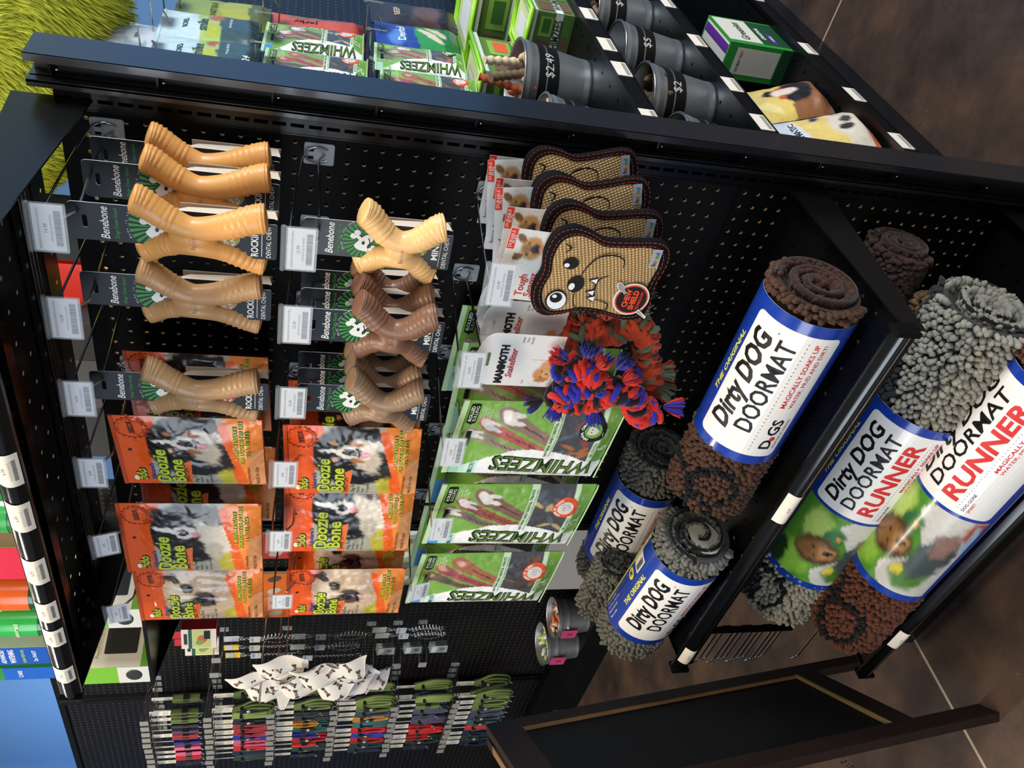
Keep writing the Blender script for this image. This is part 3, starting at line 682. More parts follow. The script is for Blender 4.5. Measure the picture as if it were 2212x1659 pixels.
# --- orange treat pouches
def doozie(kind, w, h, seed, sk=0, T=.018):
    t = thing('treat_pouch', '', 'treat bag'); P = Pouch(w, h, .022, T, .0034, seed, sk)
    orange, dark = '#e0571c', '#1c1a19'
    def bg(U, V):
        o = np.ones(U.shape + (3,)) * np.array(lin('#a6a694' if kind != 'small' else '#b49c84'))
        sel = V > .745 + .03 * np.sin(U * 5); o[sel] = lin(orange)
        low = V < .235 - .10 * (1 - U) ** 1.2 * 0 + .06 * (U - .5); o[low] = lin('#ee8a3e')
        sw = (V < .20 + .13 * U ** 1.5) & (V > .12 + .13 * U ** 1.5); o[sw & (U < .95)] = lin('#e8641f')
        gr = (V < .30 + .10 * U) & (V > .235 + .06 * (U - .5)) & (U < .62); o[gr] = lin('#b9b03a')
        lo = (V < .10) & (U < .6); o[lo] = lin('#f2a86e')
        return o
    if kind == 'large': bl = [(.62, .50, .42, .30, 0, dark, .12), (.72, .34, .30, .16, 0, '#ded2bf', .4), (.55, .27, .22, .07, 10, '#2a2624', .5), (.60, .38, .15, .09, 0, '#cbbda8', .5), (.92, .36, .07, .16, 0, '#1b1919', .5),
                           (.70, .66, .020, .10, 4, '#e9e3d9', .4), (.70, .535, .085, .085, 0, '#e2dace', .35), (.70, .53, .046, .050, 0, '#141212', .25), (.695, .545, .018, .010, 0, '#5a5654', .5), (.70, .455, .060, .022, 0, '#1a1414', .4), (.69, .41, .050, .042, 0, '#dd9ea2', .35), (.585, .625, .030, .020, 0, '#c07a44', .4), (.815, .64, .030, .020, 0, '#c07a44', .4), (.575, .595, .020, .014, 0, '#070606', .3), (.83, .605, .020, .014, 0, '#070606', .3), (.578, .60, .006, .005, 0, '#b5b5b3', .4), (.59, .47, .035, .055, 25, '#a8693e', .5), (.81, .48, .03, .05, -25, '#a8693e', .5), (.38, .57, .09, .16, 15, '#141212', .3)]
    elif kind == 'medium': bl = [(.62, .52, .40, .28, 0, '#1d1c20', .12), (.66, .33, .28, .13, 8, '#e0d6c4', .4), (.88, .34, .10, .13, 0, '#574a46', .5), (.42, .34, .13, .06, 0, '#c4b8a6', .5), (.68, .66, .034, .10, -6, '#e9e3da', .4), (.66, .545, .088, .075, 0, '#e6ded4', .35),
                           (.655, .555, .040, .042, 0, '#120f12', .25), (.65, .565, .014, .008, 0, '#6a666a', .5), (.63, .465, .055, .036, 10, '#e0949a', .3), (.57, .47, .05, .025, -15, '#241e22', .5), (.54, .61, .024, .017, 0, '#070607', .3), (.545, .616, .007, .005, 0, '#c4c4c2', .4), (.80, .62, .022, .016, 0, '#070607', .3), (.33, .58, .08, .14, 20, '#141316', .3), (.86, .70, .09, .08, 0, '#17161a', .4)]
    else: bl = [(.62, .50, .42, .30, 0, '#cdb293', .15), (.60, .68, .26, .06, 0, '#e0cbb0', .5), (.80, .30, .22, .10, 0, '#b99e84', .5), (.74, .60, .085, .055, 15, '#5a4a40', .35), (.74, .60, .054, .040, 15, '#171211', .2), (.755, .612, .012, .010, 0, '#f0ece6', .3), (.37, .60, .13, .10, -25, '#4f423a', .4), (.38, .585, .050, .038, -15, '#120d0c', .2), (.395, .597, .011, .009, 0, '#f0ece6', .3), (.54, .46, .15, .10, -5, '#51413a', .35), (.53, .49, .060, .042, 0, '#151010', .25), (.52, .50, .018, .008, 0, '#6e6462', .4),
                (.54, .40, .12, .022, 8, '#1e1715', .35), (.55, .375, .05, .014, 5, '#b98e84', .5), (.26, .70, .10, .07, -35, '#2d2623', .35), (.90, .71, .09, .05, 30, '#3b302b', .4), (.58, .62, .03, .10, 0, '#e6d6c0', .5)]
    pf = lambda U, V: picture(U, V, bg, [b for b in bl], .016, seed, 34)
    def paint(U, V):
        o = pf(U, V); b = bg(U, V); k = (V > .745 + .03 * np.sin(U * 5)) & ((U < .35) | (V > .79)); o[k] = b[k]; k = V < .235 + .08 * U - .10 * (1 - U); o[k] = b[k]; k = (U < .22) & (V < .58); o[k] = b[k]
        return o
    A = G(); X = lambda u: (u - .5) * w; Z = lambda v: .022 - h + v * h; ol = C('#2c3a12'); yg = C('#b9c832')
    def outl(s, u, v, sz, fit, b=.03):
        A.text(s, X(u), Z(v), sz, .0006, ol, al='L', bold=b + .055, fit=fit + .004); A.text(s, X(u) + .0016, Z(v) + .0004, sz, .0012, yg, al='L', bold=b, fit=fit)
    outl('Doozie', .06, .715, .034 * w / .19, w * .52); outl('Bone', .07, .610, .034 * w / .19, w * .40)
    outl('fido', .07, .865, .022, w * .17, .02); A.ell(X(.10), Z(.905), .006, .004, .001, inkW)
    A.text("Nature's", X(.10), Z(.785), .0105, .0008, C('#1f4f8c'), al='L', bold=.03, fit=w * .25)
    A.flat([(X(.30), Z(.56)), (X(.62), Z(.555)), (X(.72), Z(.52)), (X(.35), Z(.50))], .0004, C(orange)) if False else None
    A.flat([(X(.0), Z(.575)), (X(.40), Z(.575)), (X(.46), Z(.50)), (X(0), Z(.525))], .0004, C('#df6a2a'))
    A.text('Dental Care', X(.06), Z(.548), .0095, .0008, C('#6d1e12'), al='L'); A.text('Dog Treat', X(.05), Z(.495), .0095, .0008, C('#2a2a22'), al='L')
    for k, s_ in enumerate(('Freshens', 'Breath', 'For Cleaner Teeth')): A.text(s_, X(.05), Z(.455 - .035 * k), .0065, .0008, C('#33352c'), al='L')
    red = C('#7a1f14'); A.ring(X(.84), Z(.87), .022, .0228, .0006, red); A.ring(X(.84), Z(.87), .0165, .0170, .0006, red, a0=-2.8, a1=.2)
    A.arctext('SUNFLOWER CHIA FLAX', X(.84), Z(.87), .019, .0052, .0006, red, 215, 14, inward=True); A.text('SEEDS', X(.84), Z(.875), .0115, .0008, C('#4e120c'), bold=.03, rot=6, fit=.027)
    for k in range(18): a = 2 * PI * k / 18; A.flat([(X(.84) + .0228 * math.cos(a), Z(.87) + .0228 * math.sin(a)), (X(.84) + .0255 * math.cos(a + .12), Z(.87) + .0255 * math.sin(a + .12)), (X(.84) + .0228 * math.cos(a + .24), Z(.87) + .0228 * math.sin(a + .24))], .0006, red)
    L = {'large': ('4 LARGE TREATS', 'FOR DOGS 50-120 LBS', '22 à 60 KG', 'Gus'), 'medium': ('6 MEDIUM TREATS', 'FOR DOGS 25-50 LBS', '11 à 22 KG', 'Maddie'), 'small': ('12 SMALL TREATS', 'FOR DOGS 20-34 LBS', '8 à 15.5 KG', 'Theo')}[kind]
    for k in range(3):
        f = (.40, .50, .30)[k] * w; x = X(.72) - f / 2
        A.text(L[k], x, Z(.185 - .040 * k), .0088, .0006, ol, al='L', bold=.06, fit=f + .002); A.text(L[k], x + .0008, Z(.185 - .040 * k) + .0002, .0088, .0011, yg, al='L', bold=.02, fit=f)
    A.text(L[3], X(.80), Z(.32), .008, .0008, inkW); A.text('helps reduce plaque', X(.05), Z(.115), .0072, .0008, C('#3a1a10'), al='L', shear=.2); A.text('MADE IN USA', X(.05), Z(.055), .0085, .0008, C('#5a2412'), al='L')
    A.ell(X(.52), Z(.91), .003, .003, .0005, inkK)
    P.build(paint, A, film, 76, 92, 'pouch_body', t, '#c24a18')
    for z0 in (.016, .021 - h): g = G(); g.box(-w / 2, w / 2, -.0016, .0014, z0, z0 + .006, M('heat sealed film edge', '#b8471b', .25, coat=.5)); g.warp(lambda x, y, z: (x, y, z + sk * x)); g.obj('seal', t)
    return t
dl = doozie('large', .165, .222, 3, .06); dm = doozie('medium', .190, .232, 8, .03); ds = doozie('small', .165, .228, 5, .02)
gr = 'orange treat pouches'
place(dl, USED, (-.452, -.205, 1.658), -.04, 'orange treat pouch with a black and tan dog, top row, partly behind the bacon chew', gr)
place(dl, USED, (-.432, -.09, 1.655), .06, 'orange pouch edge seen behind the bacon chew in the top row', gr)
place(dm, USED, (-.668, -.215, 1.668), .02, 'orange treat pouch with a black and white dog, top row', gr)
place(dm, USED, (-.640, -.115, 1.650), .10, 'dark fronted orange pouch, hindmost in the top row, behind the black and white dog', gr)
place(ds, USED, (-.862, -.205, 1.660), .0, 'orange treat pouch with a beige dog, leftmost in the top row', gr)
place(dl, USED, (-.462, -.210, 1.404), .02, 'orange treat pouch with a black and tan dog, frontmost large one in the middle row', gr)
place(dl, USED, (-.440, -.135, 1.398), .08, 'orange pouch behind the mini bacon chews in the middle row', gr)
place(dm, USED, (-.640, -.185, 1.400), .12, 'narrow looking orange pouch with a black and white dog, middle row', gr)
place(dm, USED, (-.628, -.125, 1.392), .16, 'orange pouch tucked behind the black and white dog pouch, middle row', gr)
place(ds, USED, (-.862, -.205, 1.388), -.02, 'orange treat pouch with a beige dog, leftmost and frontmost in the middle row', gr)
place(ds, USED, (-.825, -.150, 1.386), .06, 'orange beige-dog pouch, second from the front at the left of the middle row', gr)
place(ds, USED, (-.800, -.095, 1.390), .10, 'shaded orange beige-dog pouch, hindmost at the left of the middle row', gr)

# --- green brush treat bags
def whim(kind, w=.185, h=.285, seed=11, num='6', badge='black', T=.022):
    t = thing('brush_treat_bag', '', 'treat bag'); P = Pouch(w, h, .03, T, .0022, seed, -.06, .06); X = lambda u: (u - .5) * w; Z = lambda v: .03 - h + v * h
    def wave(V): return .345 + .10 * np.sin((V - .15) * 5.2) - .26 * np.clip((V - .62) / .38, 0, 1) ** 1.2
    def bg(U, V):
        o = np.ones(U.shape + (3,)) * np.array(lin('#79a846')); k = (V < .375) & (V > .135); o[k] = lin('#4a4c50')
        k = (V < .43) & (V > .375); o[k] = lin('#cfe5c4'); k = (V < .135) & (V > .10); o[k] = lin('#cfe5c4')
        k = V > .95; o[k] = lin('#6fa736'); k = (U < wave(V)); o[k] = lin('#eef0ee'); k = (U < wave(V)) & (V > .80); o[k] = lin('#c9e4da'); k = (V > .90) & (U < .3); o[k] = lin('#4f93c9') if kind != 'large' else lin('#9fd0b8')
        return o
    br = {'large': ('#8a7268', '#b0605a', '#9a8a7a'), 'medium': ('#7d5f55', '#9c4f47', '#7f6c60'), 'small': ('#a2664c', '#a54f55', '#6b564a')}[kind]
    bl = []
    for c, (x0, z0, x1, z1, k_) in zip(br[::-1], ((.56, .885, .36, .50, .8), (.70, .815, .42, .43, .9), (.82, .70, .58, .43, 1.15))):
        bl.append((x0, z0, .115 * k_, .062 * k_, 20, c, .12))
        for k in range(10): f = k / 9; bl.append((x0 + (x1 - x0) * f, z0 + (z1 - z0) * f, (.095 - .035 * min(1, f * 2)) * k_, .040, 0, c, .12))
        for k in range(6): f = .35 + .1 * k; bl.append((x0 + (x1 - x0) * f, z0 + (z1 - z0) * f, .035, .006, 35, '#5a423a', .6))
        if kind != 'small': bl += [(x0, z0 + .005, .080 * k_, .036 * k_, 20, '#d9d4cc', .2), (x0 - .045 * k_, z0 - .045 * k_, .024 * k_, .050 * k_, -22, '#d9d4cc', .2), (x0 + .03 * k_, z0 - .035 * k_, .024 * k_, .045 * k_, -12, '#d9d4cc', .2)]
        else: bl += [(x0 + .02, z0 + .01, .05, .03, 20, '#c99a86', .7)]
    wc = {'large': ['#8d4a3a', '#5c6470', '#a4683c'], 'medium': ['#46505c', '#b8a070', '#59636e'], 'small': ['#5a4636', '#7a5a3e', '#3b3c44']}[kind]
    for k in range(14): bl.append((.38 + .6 * rnd.random(), .16 + .2 * rnd.random(), .06, .02, rnd.uniform(-60, 60), wc[k % 3], .5))
    def paint(U, V):
        o = picture(U, V, bg, bl, .006, seed, 20); b = bg(U, V); k = (U < wave(V)) | ((V < .43) & (V > .375)) | (V < .135); o[k] = b[k]; return o
    A = G(); ink = C('#1d2a1c'); lg = C('#dfeecb')
    A.text('WHIMZEES', X(.205), Z(.385), .060, .0007, ink, rot=90, bold=.04, fit=.190); A.text('WHIMZEES', X(.210), Z(.385), .060, .0013, C('#5f7c30'), rot=90, bold=.0, fit=.182)
    A.text('Natural Daily Dental Treats', X(.065), Z(.42), .011, .0008, C('#8b8d80'), rot=90, fit=.14)
    A.text('VELCRO', X(.10), Z(.83), .0105, .0008, C('#1f6a58'), fit=.026); A.ring(X(.03), Z(.83), .0015, .004, .0008, C('#1f6a58'), n=14)
    A.flat(rrect(X(.70), Z(.895), X(.96), Z(.955), .004, 3), .0005, inkK); A.flat([(X(.68), Z(.925)), (X(.73), Z(.955)), (X(.73), Z(.895))], .0006, inkK)
    A.text('ROLLED', X(.83), Z(.938), .008, .001, lg, bold=.02, fit=.036); A.text('SULLING', X(.83), Z(.912), .008, .001, lg, fit=.036)
    for k, s_ in enumerate(('VEGETARIAN', 'GRAIN FREE', 'GLUTEN FREE', 'GMO FREE')): A.text('• ' + s_, X(.74), Z(.875 - .018 * k), .0055, .0006, lg, al='L')
    A.text('NATURAL DAILY DENTAL TREATS', X(.66), Z(.412), .0072, .0006, C('#2d5a2a'), bold=.02, fit=w * .58); A.text('Gâteries Dentaires Quotidiennes Naturelles', X(.66), Z(.388), .0050, .0006, C('#4f7a4a'), fit=w * .58)
    A.text('BRUSHZEES', X(.50), Z(.118), .0075, .0006, C('#2d5a2a'), fit=.036); A.text(num, X(.50), Z(.060), .026, .0008, lg, bold=.03); A.text(kind.upper(), X(.70), Z(.075), .007, .0008, lg)
    for k, s_ in enumerate(('360 G', '12.7 OZ')): A.text(s_, X(.86), Z(.07 - .022 * k), .005, .0008, lg)
    bx, bz = X(.74), Z(.17); bc = {'black': ('#121212', '#e9ebe6', '#6aa53a', 'DENTAL CARE'), 'orange': ('#e4532a', '#f2efe8', '#d9d4cc', 'SHAPE OF CLEAN')}[badge]
    A.ell(bx, bz, .0245, .0245, .0006, C(bc[0]), n=28); A.ell(bx, bz, .0155, .0155, .0011, C(bc[2]), n=24); A.arctext(bc[3], bx, bz, .0200, .0068, .0011, C(bc[1]), 160, 11 if badge == 'black' else 10, bold=.03)
    A.flat(spl([(bx - .008, bz + .008), (bx, bz + .010), (bx + .009, bz + .008), (bx + .007, bz - .003), (bx, bz - .010), (bx - .007, bz - .004)], 4, True), .0016, C('#cfcfc8')); A.ell(bx - .003, bz + .003, .0009, .0012, .002, inkK, n=8); A.ell(bx + .003, bz + .003, .0009, .0012, .002, inkK, n=8)
    P.build(paint, A, film2, 84, 116, 'bag_body', t, '#b9b59c')
    g = G(); g.box(-w / 2, w / 2, -.0016, .0014, .022, .031, M('light heat seal', '#b9d7a8', .3)); g.box(-.018, .018, -.002, -.0012, .002, .010, inkK); g.warp(lambda x, y, z: (x, y, z - .06 * x)); g.obj('top_seal', t)
    g = G(); g.tube([(-w * .53, -.002, .03 - h + .032 * .0), (-w * .50, -T * .32, .032 - h), (0, -T * .42, .029 - h), (w * .5, -T * .32, .024 - h), (w * .53, -.002, .022 - h)], .0016, M('light heat seal', '#b9d7a8', .3), 6); g.obj('bottom_seal', t)
    return t
wl = whim('large', .182, .280, 11, '6', 'black'); wm = whim('medium', .185, .290, 14, '12', 'orange'); ws = whim('small', .175, .285, 17, '24', 'orange')
gg = 'green brush treat bags on the bottom row'
place(wl, USED, (-.402, -.205, 1.122), -.02, 'large green and white brush treat bag with a black round badge, beside the rope toy', gg)
place(wl, USED, (-.365, -.125, 1.118), .22, 'green bag with a dark clear window, right behind the large bag', gg)
place(wl, USED, (-.335, -.055, 1.118), .12, 'green bag hindmost of the large ones, behind the rope toys', gg)
place(wm, USED, (-.612, -.205, 1.126), -.04, 'medium green and white brush treat bag with an orange badge, middle of three', gg)
place(wm, USED, (-.570, -.120, 1.120), .18, 'green bag behind the medium bag, only its right side showing', gg)
place(ws, USED, (-.820, -.205, 1.132), -.02, 'small green and white brush treat bag numbered 24, leftmost front bag', gg)
place(ws, USED, (-.780, -.130, 1.126), .12, 'green bag behind the leftmost one, its clear bottom showing', gg)

# --- toast shaped toys
sisal = M('woven sisal', '#b98f5c', .95, spec=.15); 
def sisal_nodes(m):
    nt = m.node_tree; b = nt.nodes['Principled BSDF']; N = nt.nodes.new; L = nt.links.new
    tc = N('ShaderNodeTexCoord'); mp = N('ShaderNodeMapping'); mp.inputs['Rotation'].default_value = (0, .35, 0); L(tc.outputs['Object'], mp.inputs[0])
    w1 = N('ShaderNodeTexWave'); w1.inputs['Scale'].default_value = 62; w1.bands_direction = 'Z'; w1.inputs['Distortion'].default_value = 1.2; L(mp.outputs[0], w1.inputs[0])
    w2 = N('ShaderNodeTexWave'); w2.inputs['Scale'].default_value = 80; w2.bands_direction = 'X'; w2.inputs['Distortion'].default_value = 1.5; L(mp.outputs[0], w2.inputs[0])
    mu = N('ShaderNodeMath'); mu.operation = 'MULTIPLY'; L(w1.outputs['Fac'], mu.inputs[0]); L(w2.outputs['Fac'], mu.inputs[1])
    cr = N('ShaderNodeValToRGB'); cr.color_ramp.elements[0].color = (*lin('#94703f'), 1); cr.color_ramp.elements[1].color = (*lin('#f2d3a2'), 1); cr.color_ramp.elements[1].position = .6
    L(mu.outputs[0], cr.inputs[0]); L(cr.outputs[0], b.inputs['Base Color']); bp = N('ShaderNodeBump'); bp.inputs['Distance'].default_value = .0018; L(mu.outputs[0], bp.inputs['Height']); L(bp.outputs[0], b.inputs['Normal'])
sisal_nodes(sisal)
binding = M('black woven binding', '#101011', .9, bump=.4, bscale=700, spec=.15)
stitch = C('#a0392f', 'cloth')
def make_toast(face=True):
    t = thing('toast_dog_toy', '', 'dog toy')
    # header card
    g = G(); w = .115; g.slab([(-w / 2, -.13), (w / 2, -.13), (w / 2, .020), (-w / 2, .020)], .0, .0008, C('#dcdad6'), inkW, C('#c9c6c0')); X = lambda u: (u - .5) * w; Z = lambda v: .02 - (1 - v) * .15; h = .0013
    g.rect(X(.72), Z(.93), X(1), Z(1), h, C('#dd3a1e')); g.text('DURABLE', X(.86), Z(.975), .0065, h * 1.6, inkW, fit=.026); g.text('FUN', X(.86), Z(.945), .0065, h * 1.6, inkW)
    def pb(U, V): return picture(U, V, '#dcdad6', [(.55, .45, .30, .36, 0, '#b8894f', .3), (.30, .85, .10, .17, 20, '#7a5632', .3), (.78, .85, .10, .17, -20, '#7a5632', .3), (.54, .62, .10, .14, 0, '#8d6a44', .5), (.54, .34, .13, .16, 0, '#3a322e', .4), (.54, .30, .07, .07, 0, '#151313', .3), (.40, .58, .04, .04, 0, '#17120f', .3), (.68, .58, .04, .04, 0, '#17120f', .3), (.55, .14, .08, .08, 0, '#c47f7a', .4), (.55, -.02, .4, .12, 0, '#d6b98e', .5)], .02, 4, 18)
    gg_ = G(); gg_.grid(22, 22, lambda u, v: (X(.46) + u * w * .54, -h, Z(.62) + v * .045), M('printed picture', None, .5, attr=True), False, pb); g.join(gg_)
    g.rect(X(.0), Z(.53), X(1), Z(.60), h, C('#dd3a1e')); red = C('#c23a28')
    g.text('Tough', X(.06), Z(.76), .016, h, red, al='L', bold=.02, fit=.037); g.text('Seamz', X(.06), Z(.67), .016, h, red, al='L', bold=.02, fit=.041)
    g.text('Naturally durable sisal rope', X(.03), Z(.625), .006, h * 1.5, red, al='L', fit=.05); g.text('hound', X(.10), Z(.93), .011, h, C('#23445e'), al='L', fit=.028)
    g.obj('header_card', t)
    # padded toast body
    out = spl([(-.060, -.058), (-.075, -.075), (-.071, -.100), (-.062, -.125), (-.061, -.160), (-.068, -.205), (-.060, -.232), (-.035, -.236), (0, -.232), (.040, -.236), (.064, -.228), (.072, -.208), (.066, -.165), (.063, -.130), (.072, -.105), (.076, -.078), (.062, -.056), (.030, -.050), (0, -.055), (-.032, -.050)], 4, True)
    out = [(x + .004, z + .020) for x, z in out]
    c = np.mean(out, 0); sc = lambda k: [((x - c[0]) * k + c[0], (z - c[1]) * (k * 1.0 + .0) + c[1]) for x, z in out]
    g = G(); n = len(out); rings = [(sc(.985), .004), (sc(1.0), .009), (sc(.985), .0145), (sc(.93), .0165), (sc(.84), .0170)]
    for a, (r, y) in enumerate(rings[:-1]):
        r2, y2 = rings[a + 1]; g.add([(x, -y, z) for x, z in r] + [(x, -y2, z) for x, z in r2], [(i, (i + 1) % n, n + (i + 1) % n, n + i) for i in range(n)], binding, True)
    g.flat(sc(.985), .004, binding)
    g.obj('binding', t)
    g = G(); inn = sc(.85); ctr = [(c[0], c[1])]
    vs = []; K = 6
    for a in range(K + 1):
        f = 1 - a / K; vs += [(c[0] + (x - c[0]) * f, -(.0162 + .0045 * (1 - f * f)), c[1] + (z - c[1]) * f) for x, z in inn]
    g.add(vs, [(a * n + i, a * n + (i + 1) % n, (a + 1) * n + (i + 1) % n, (a + 1) * n + i) for a in range(K) for i in range(n)], sisal, True); g.obj('woven_front', t)
    g = G()
    for k in (.965, .885):
        p = [np.array(q) for q in sc(k)]; y = .0172 if k < .93 else .0160; L = []; acc = 0
        for i in range(n):
            a, b = p[i], p[(i + 1) % n]; m = max(1, int(np.linalg.norm(b - a) / .0052))
            for q in range(m): f0, f1 = (q + .15) / m, (q + .8) / m; g.line([tuple(a + (b - a) * f0), tuple(a + (b - a) * f1)], .0012, y + .0006, stitch)
    g.obj('stitching', t)
    if face:
        A = G(); k1, w1 = C('#111012', 'cloth'), C('#e9edf2', 'cloth'); F = .001
        cc = lambda x, z: (x, z - .145)
        A.ell(*cc(-.041, .058), .0175, .0160, F, k1, rot=.3, n=28); A.ell(*cc(-.041, .0575), .0155, .0140, F * 2, w1, rot=.3, n=26); A.ell(*cc(-.036, .060), .0085, .0090, F * 3, k1); A.ell(*cc(-.033, .063), .003, .0035, F * 4, w1)
        A.ell(*cc(.022, .055), .0095, .0115, F, k1); A.ell(*cc(.019, .060), .0035, .004, F * 2, w1)
        A.ell(*cc(-.010, .038), .0140, .0125, F * 2, k1); A.ell(*cc(-.014, .043), .006, .0045, F * 3, w1)
        for pts, wd in (([(-.062, .060), (-.060, .078), (-.052, .085)], .003), ([(.038, .068), (.047, .062), (.052, .072)], .003), ([(-.020, .035), (-.045, .030), (-.058, .010), (-.055, -.015), (-.040, -.022), (-.034, -.010), (-.032, .005)], .0028), ([(-.032, .004), (-.02, .006), (-.006, .008), (.004, .004), (.010, -.006)], .0028), ([(.002, .035), (.020, .030), (.038, .018), (.044, -.004), (.038, -.020), (.026, -.022)], .0028)):
            A.line(spl([cc(*q) for q in pts], 6), wd, F * 1.4, k1, True)
        for x, z in ((-.030, .003), (-.020, .007), (.0, .008)): A.flat([cc(x - .007, z), cc(x, z + .014), cc(x + .006, z)], F * 2, k1); A.flat([cc(x - .0048, z + .0005), cc(x, z + .0105), cc(x + .004, z + .0005)], F * 3, w1)
        A.warp(lambda x, y, z: (x + .004, y - .0200, z + .020)); A.obj('embroidered_face', t)
    # round swing tag and maker label
    g = G(); cx, cz = -.020, -.178; g.warp(lambda *a: a)
    o = [(cx + .0275 * math.cos(2 * PI * i / 36), cz + .0275 * math.sin(2 * PI * i / 36)) for i in range(36)]; g.slab(o, .0215, .0225, C('#e6e0d4')); g.ell(cx, cz, .0250, .0250, .0229, C('#e0432a'), n=32); g.ell(cx, cz, .0228, .0228, .0233, C('#191615'), n=32)
    g.text('CHEW', cx + .002, cz + .008, .0115, .0238, C('#ef4b2c'), bold=.05, rot=0, fit=.032); g.text('SHIELD', cx, cz - .003, .0115, .0238, C('#ef4b2c'), bold=.05, fit=.034); g.text('TECHNOLOGY', cx, cz - .0125, .006, .0238, C('#ef4b2c'), bold=.02, fit=.032)
    pin = C('#9b9a94'); g.ell(cx + .020, cz + .024, .0095, .005, .0245, inkW, rot=.7); g.ell(cx + .020, cz + .024, .008, .0038, .025, pin, rot=.7); g.line([(cx + .017, cz + .021), (cx + .010, cz + .013)], .005, .0248, pin); g.flat([(cx - .014, cz - .016), (cx - .020, cz - .014), (cx - .030, cz - .032), (cx - .026, cz - .033)], .0245, inkW); g.flat([(cx - .016, cz - .017), (cx - .0195, cz - .0155), (cx - .028, cz - .030)], .025, pin)
    g.warp(lambda x, y, z: (x, y, z)); 
    if face: g.obj('swing_tag', t)
    g = G(); g.slab([(.036, -.198), (.066, -.196), (.065, -.182), (.035, -.184)], .0195, .0202, C('#9ea2a8')); x = .0405
    for ch, c_ in zip('hound', ('#33363a', '#c4412c', '#d9a12b', '#3f8f46', '#2e6fa8')): g.text(ch, x, -.190, .0088, .0208, C(c_), bold=.03); x += .0045
    g.obj('maker_label', t)
    return t
tf = make_toast()
for i, (x, y, rz, rx, ry) in enumerate(((-.030, -.222, .03, 0, .05), (-.026, -.180, .14, .03, .0), (-.022, -.140, .30, .05, -.10), (-.026, -.102, .12, .04, .0), (-.020, -.064, .28, .03, -.12), (-.026, -.034, .06, 0, 0))):
    lb = ('toast shaped dog toy with an embroidered dog face, frontmost of its peg', 'toast shaped toy directly behind the frontmost one, its edge showing', 'toast shaped toy turned aside, third from the front', 'toast shaped toy fourth from the front, only its black rounded corner showing', 'toast shaped toy turned aside, fifth from the front, near the post', 'toast shaped toy hindmost on its peg, against the pegboard')[i]
    place(tf, USED, (x, y, 1.128 - (.0, .004, .0, .0, .0, .0)[i]), rz, lb, 'toast shaped dog toys', rx=rx, ry=ry)

# --- rope toys on white cards
def rope_toy(name, label, loc, cols, path, tufts, rz=0, card=True):
    t = thing(name, label, 'dog toy', loc, rz, 'rope snake toys on white cards')
    g = G(); w = .105; out = [(-w / 2, -.115), (w / 2, -.115), (w / 2, -.005)] + [(w / 2 * math.cos(a) , -.005 + .026 * math.sin(a)) for a in [PI * k / 10 for k in range(1, 10)]] + [(-w / 2, -.005)]
    g.slab(out, 0, .0008, C('#dddcda'), inkW, C('#cfccc8'), holes=[rrect(-.014, -.002, .014, .004, .002, 2)]); h = .0014; X = lambda u: (u - .5) * w
    g.text('MAMMOTH', X(.42), -.022, .017, h, inkK, bold=.06, fit=.078); g.text('SnakeBiter', X(.45), -.037, .015, h, C('#b3342c'), bold=.02, shear=.3, fit=.060)
    for k, s_ in enumerate(('TOSS', 'TUG', 'FLOSS')): g.text(s_, X(.90), -.048 - .007 * k, .005, h, inkK)
    def pd(U, V): return picture(U, V, '#dddcda', [(.42, .40, .30, .38, 0, '#c98d4e', .3), (.18, .38, .10, .30, 10, '#b0763a', .35), (.70, .3, .3, .25, 0, '#d09a60', .5), (.42, .25, .14, .16, 0, '#d8a872', .4), (.42, .22, .05, .05, 0, '#3a2620', .3), (.32, .45, .035, .04, 0, '#2c1b14', .3), (.54, .45, .035, .04, 0, '#2c1b14', .3)], .01, 6, 14)
    e = G(); e.grid(16, 16, lambda u, v: (X(.06) + u * .05, -h, -.108 + v * .04), M('printed picture', None, .5, attr=True), False, pd); g.join(e); g.text('Leo', X(.10), -.062, .005, h, C('#a33a30'), shear=.3)
    g.obj('header_card', t)
    g = G(); P = spl(path, 10); n = len(P); mats = [C(c, 'cloth') for c in cols]; rr = random.Random(int(1000 * abs(loc[0])))
    V = [Vector(p) for p in P]
    for s_ in range(11):      # plaited strands
        ph = 2 * PI * s_ / 11; i = 0
        while i < n - 2:
            ln = rr.randint(4, 8); seg = []; rad = []
            for k in range(i, min(n, i + ln + 1)):
                a = V[max(k - 1, 0)]; b = V[min(k + 1, n - 1)]; T = (b - a).normalized(); u = T.cross(Vector((0, 1, .01))).normalized(); v = T.cross(u)
                an = ph + k * .42 * (1 if s_ % 2 else -1); R0 = .0165 + .004 * math.sin(k * .8 + s_)
                seg.append(V[k] + u * R0 * math.cos(an) + v * R0 * math.sin(an)); rad.append(.0058)
            rad[0] = .0022; rad[-1] = .0022
            g.tube([tuple(q) for q in seg], rad, mats[rr.choice((0, 0, 0, 1, 2)) % len(mats)], 6); i += ln
        
    g.tube(P, .014, mats[2 % len(mats)], 8)
    g.obj('plaited_rope', t)
    for (x, y, z, dx, dz, L_, ci) in tufts:
        g = G(); d = Vector((dx, -.25, dz)).normalized(); u = d.orthogonal().normalized(); v = d.cross(u)
        for k in range(70):
            a = rr.random() * 2 * PI; q = rr.random() ** .5; s0 = Vector((x, y, z)) + (u * math.cos(a) + v * math.sin(a)) * .003 * q; s1 = s0 + d * L_ * rr.uniform(.75, .95) + (u * math.cos(a) + v * math.sin(a)) * L_ * .45 * q
            g.tube([tuple(s0), tuple(s0.lerp(s1, .5) + (u * math.cos(a) + v * math.sin(a)) * .002), tuple(s1)], (.0011, .0012, .0007), mats[(ci + (a > PI + q)) % len(mats)], 4)
        g.obj('tassel', t)
    return t
RB = ('#c8281c', '#2c2a9c', '#15131c')
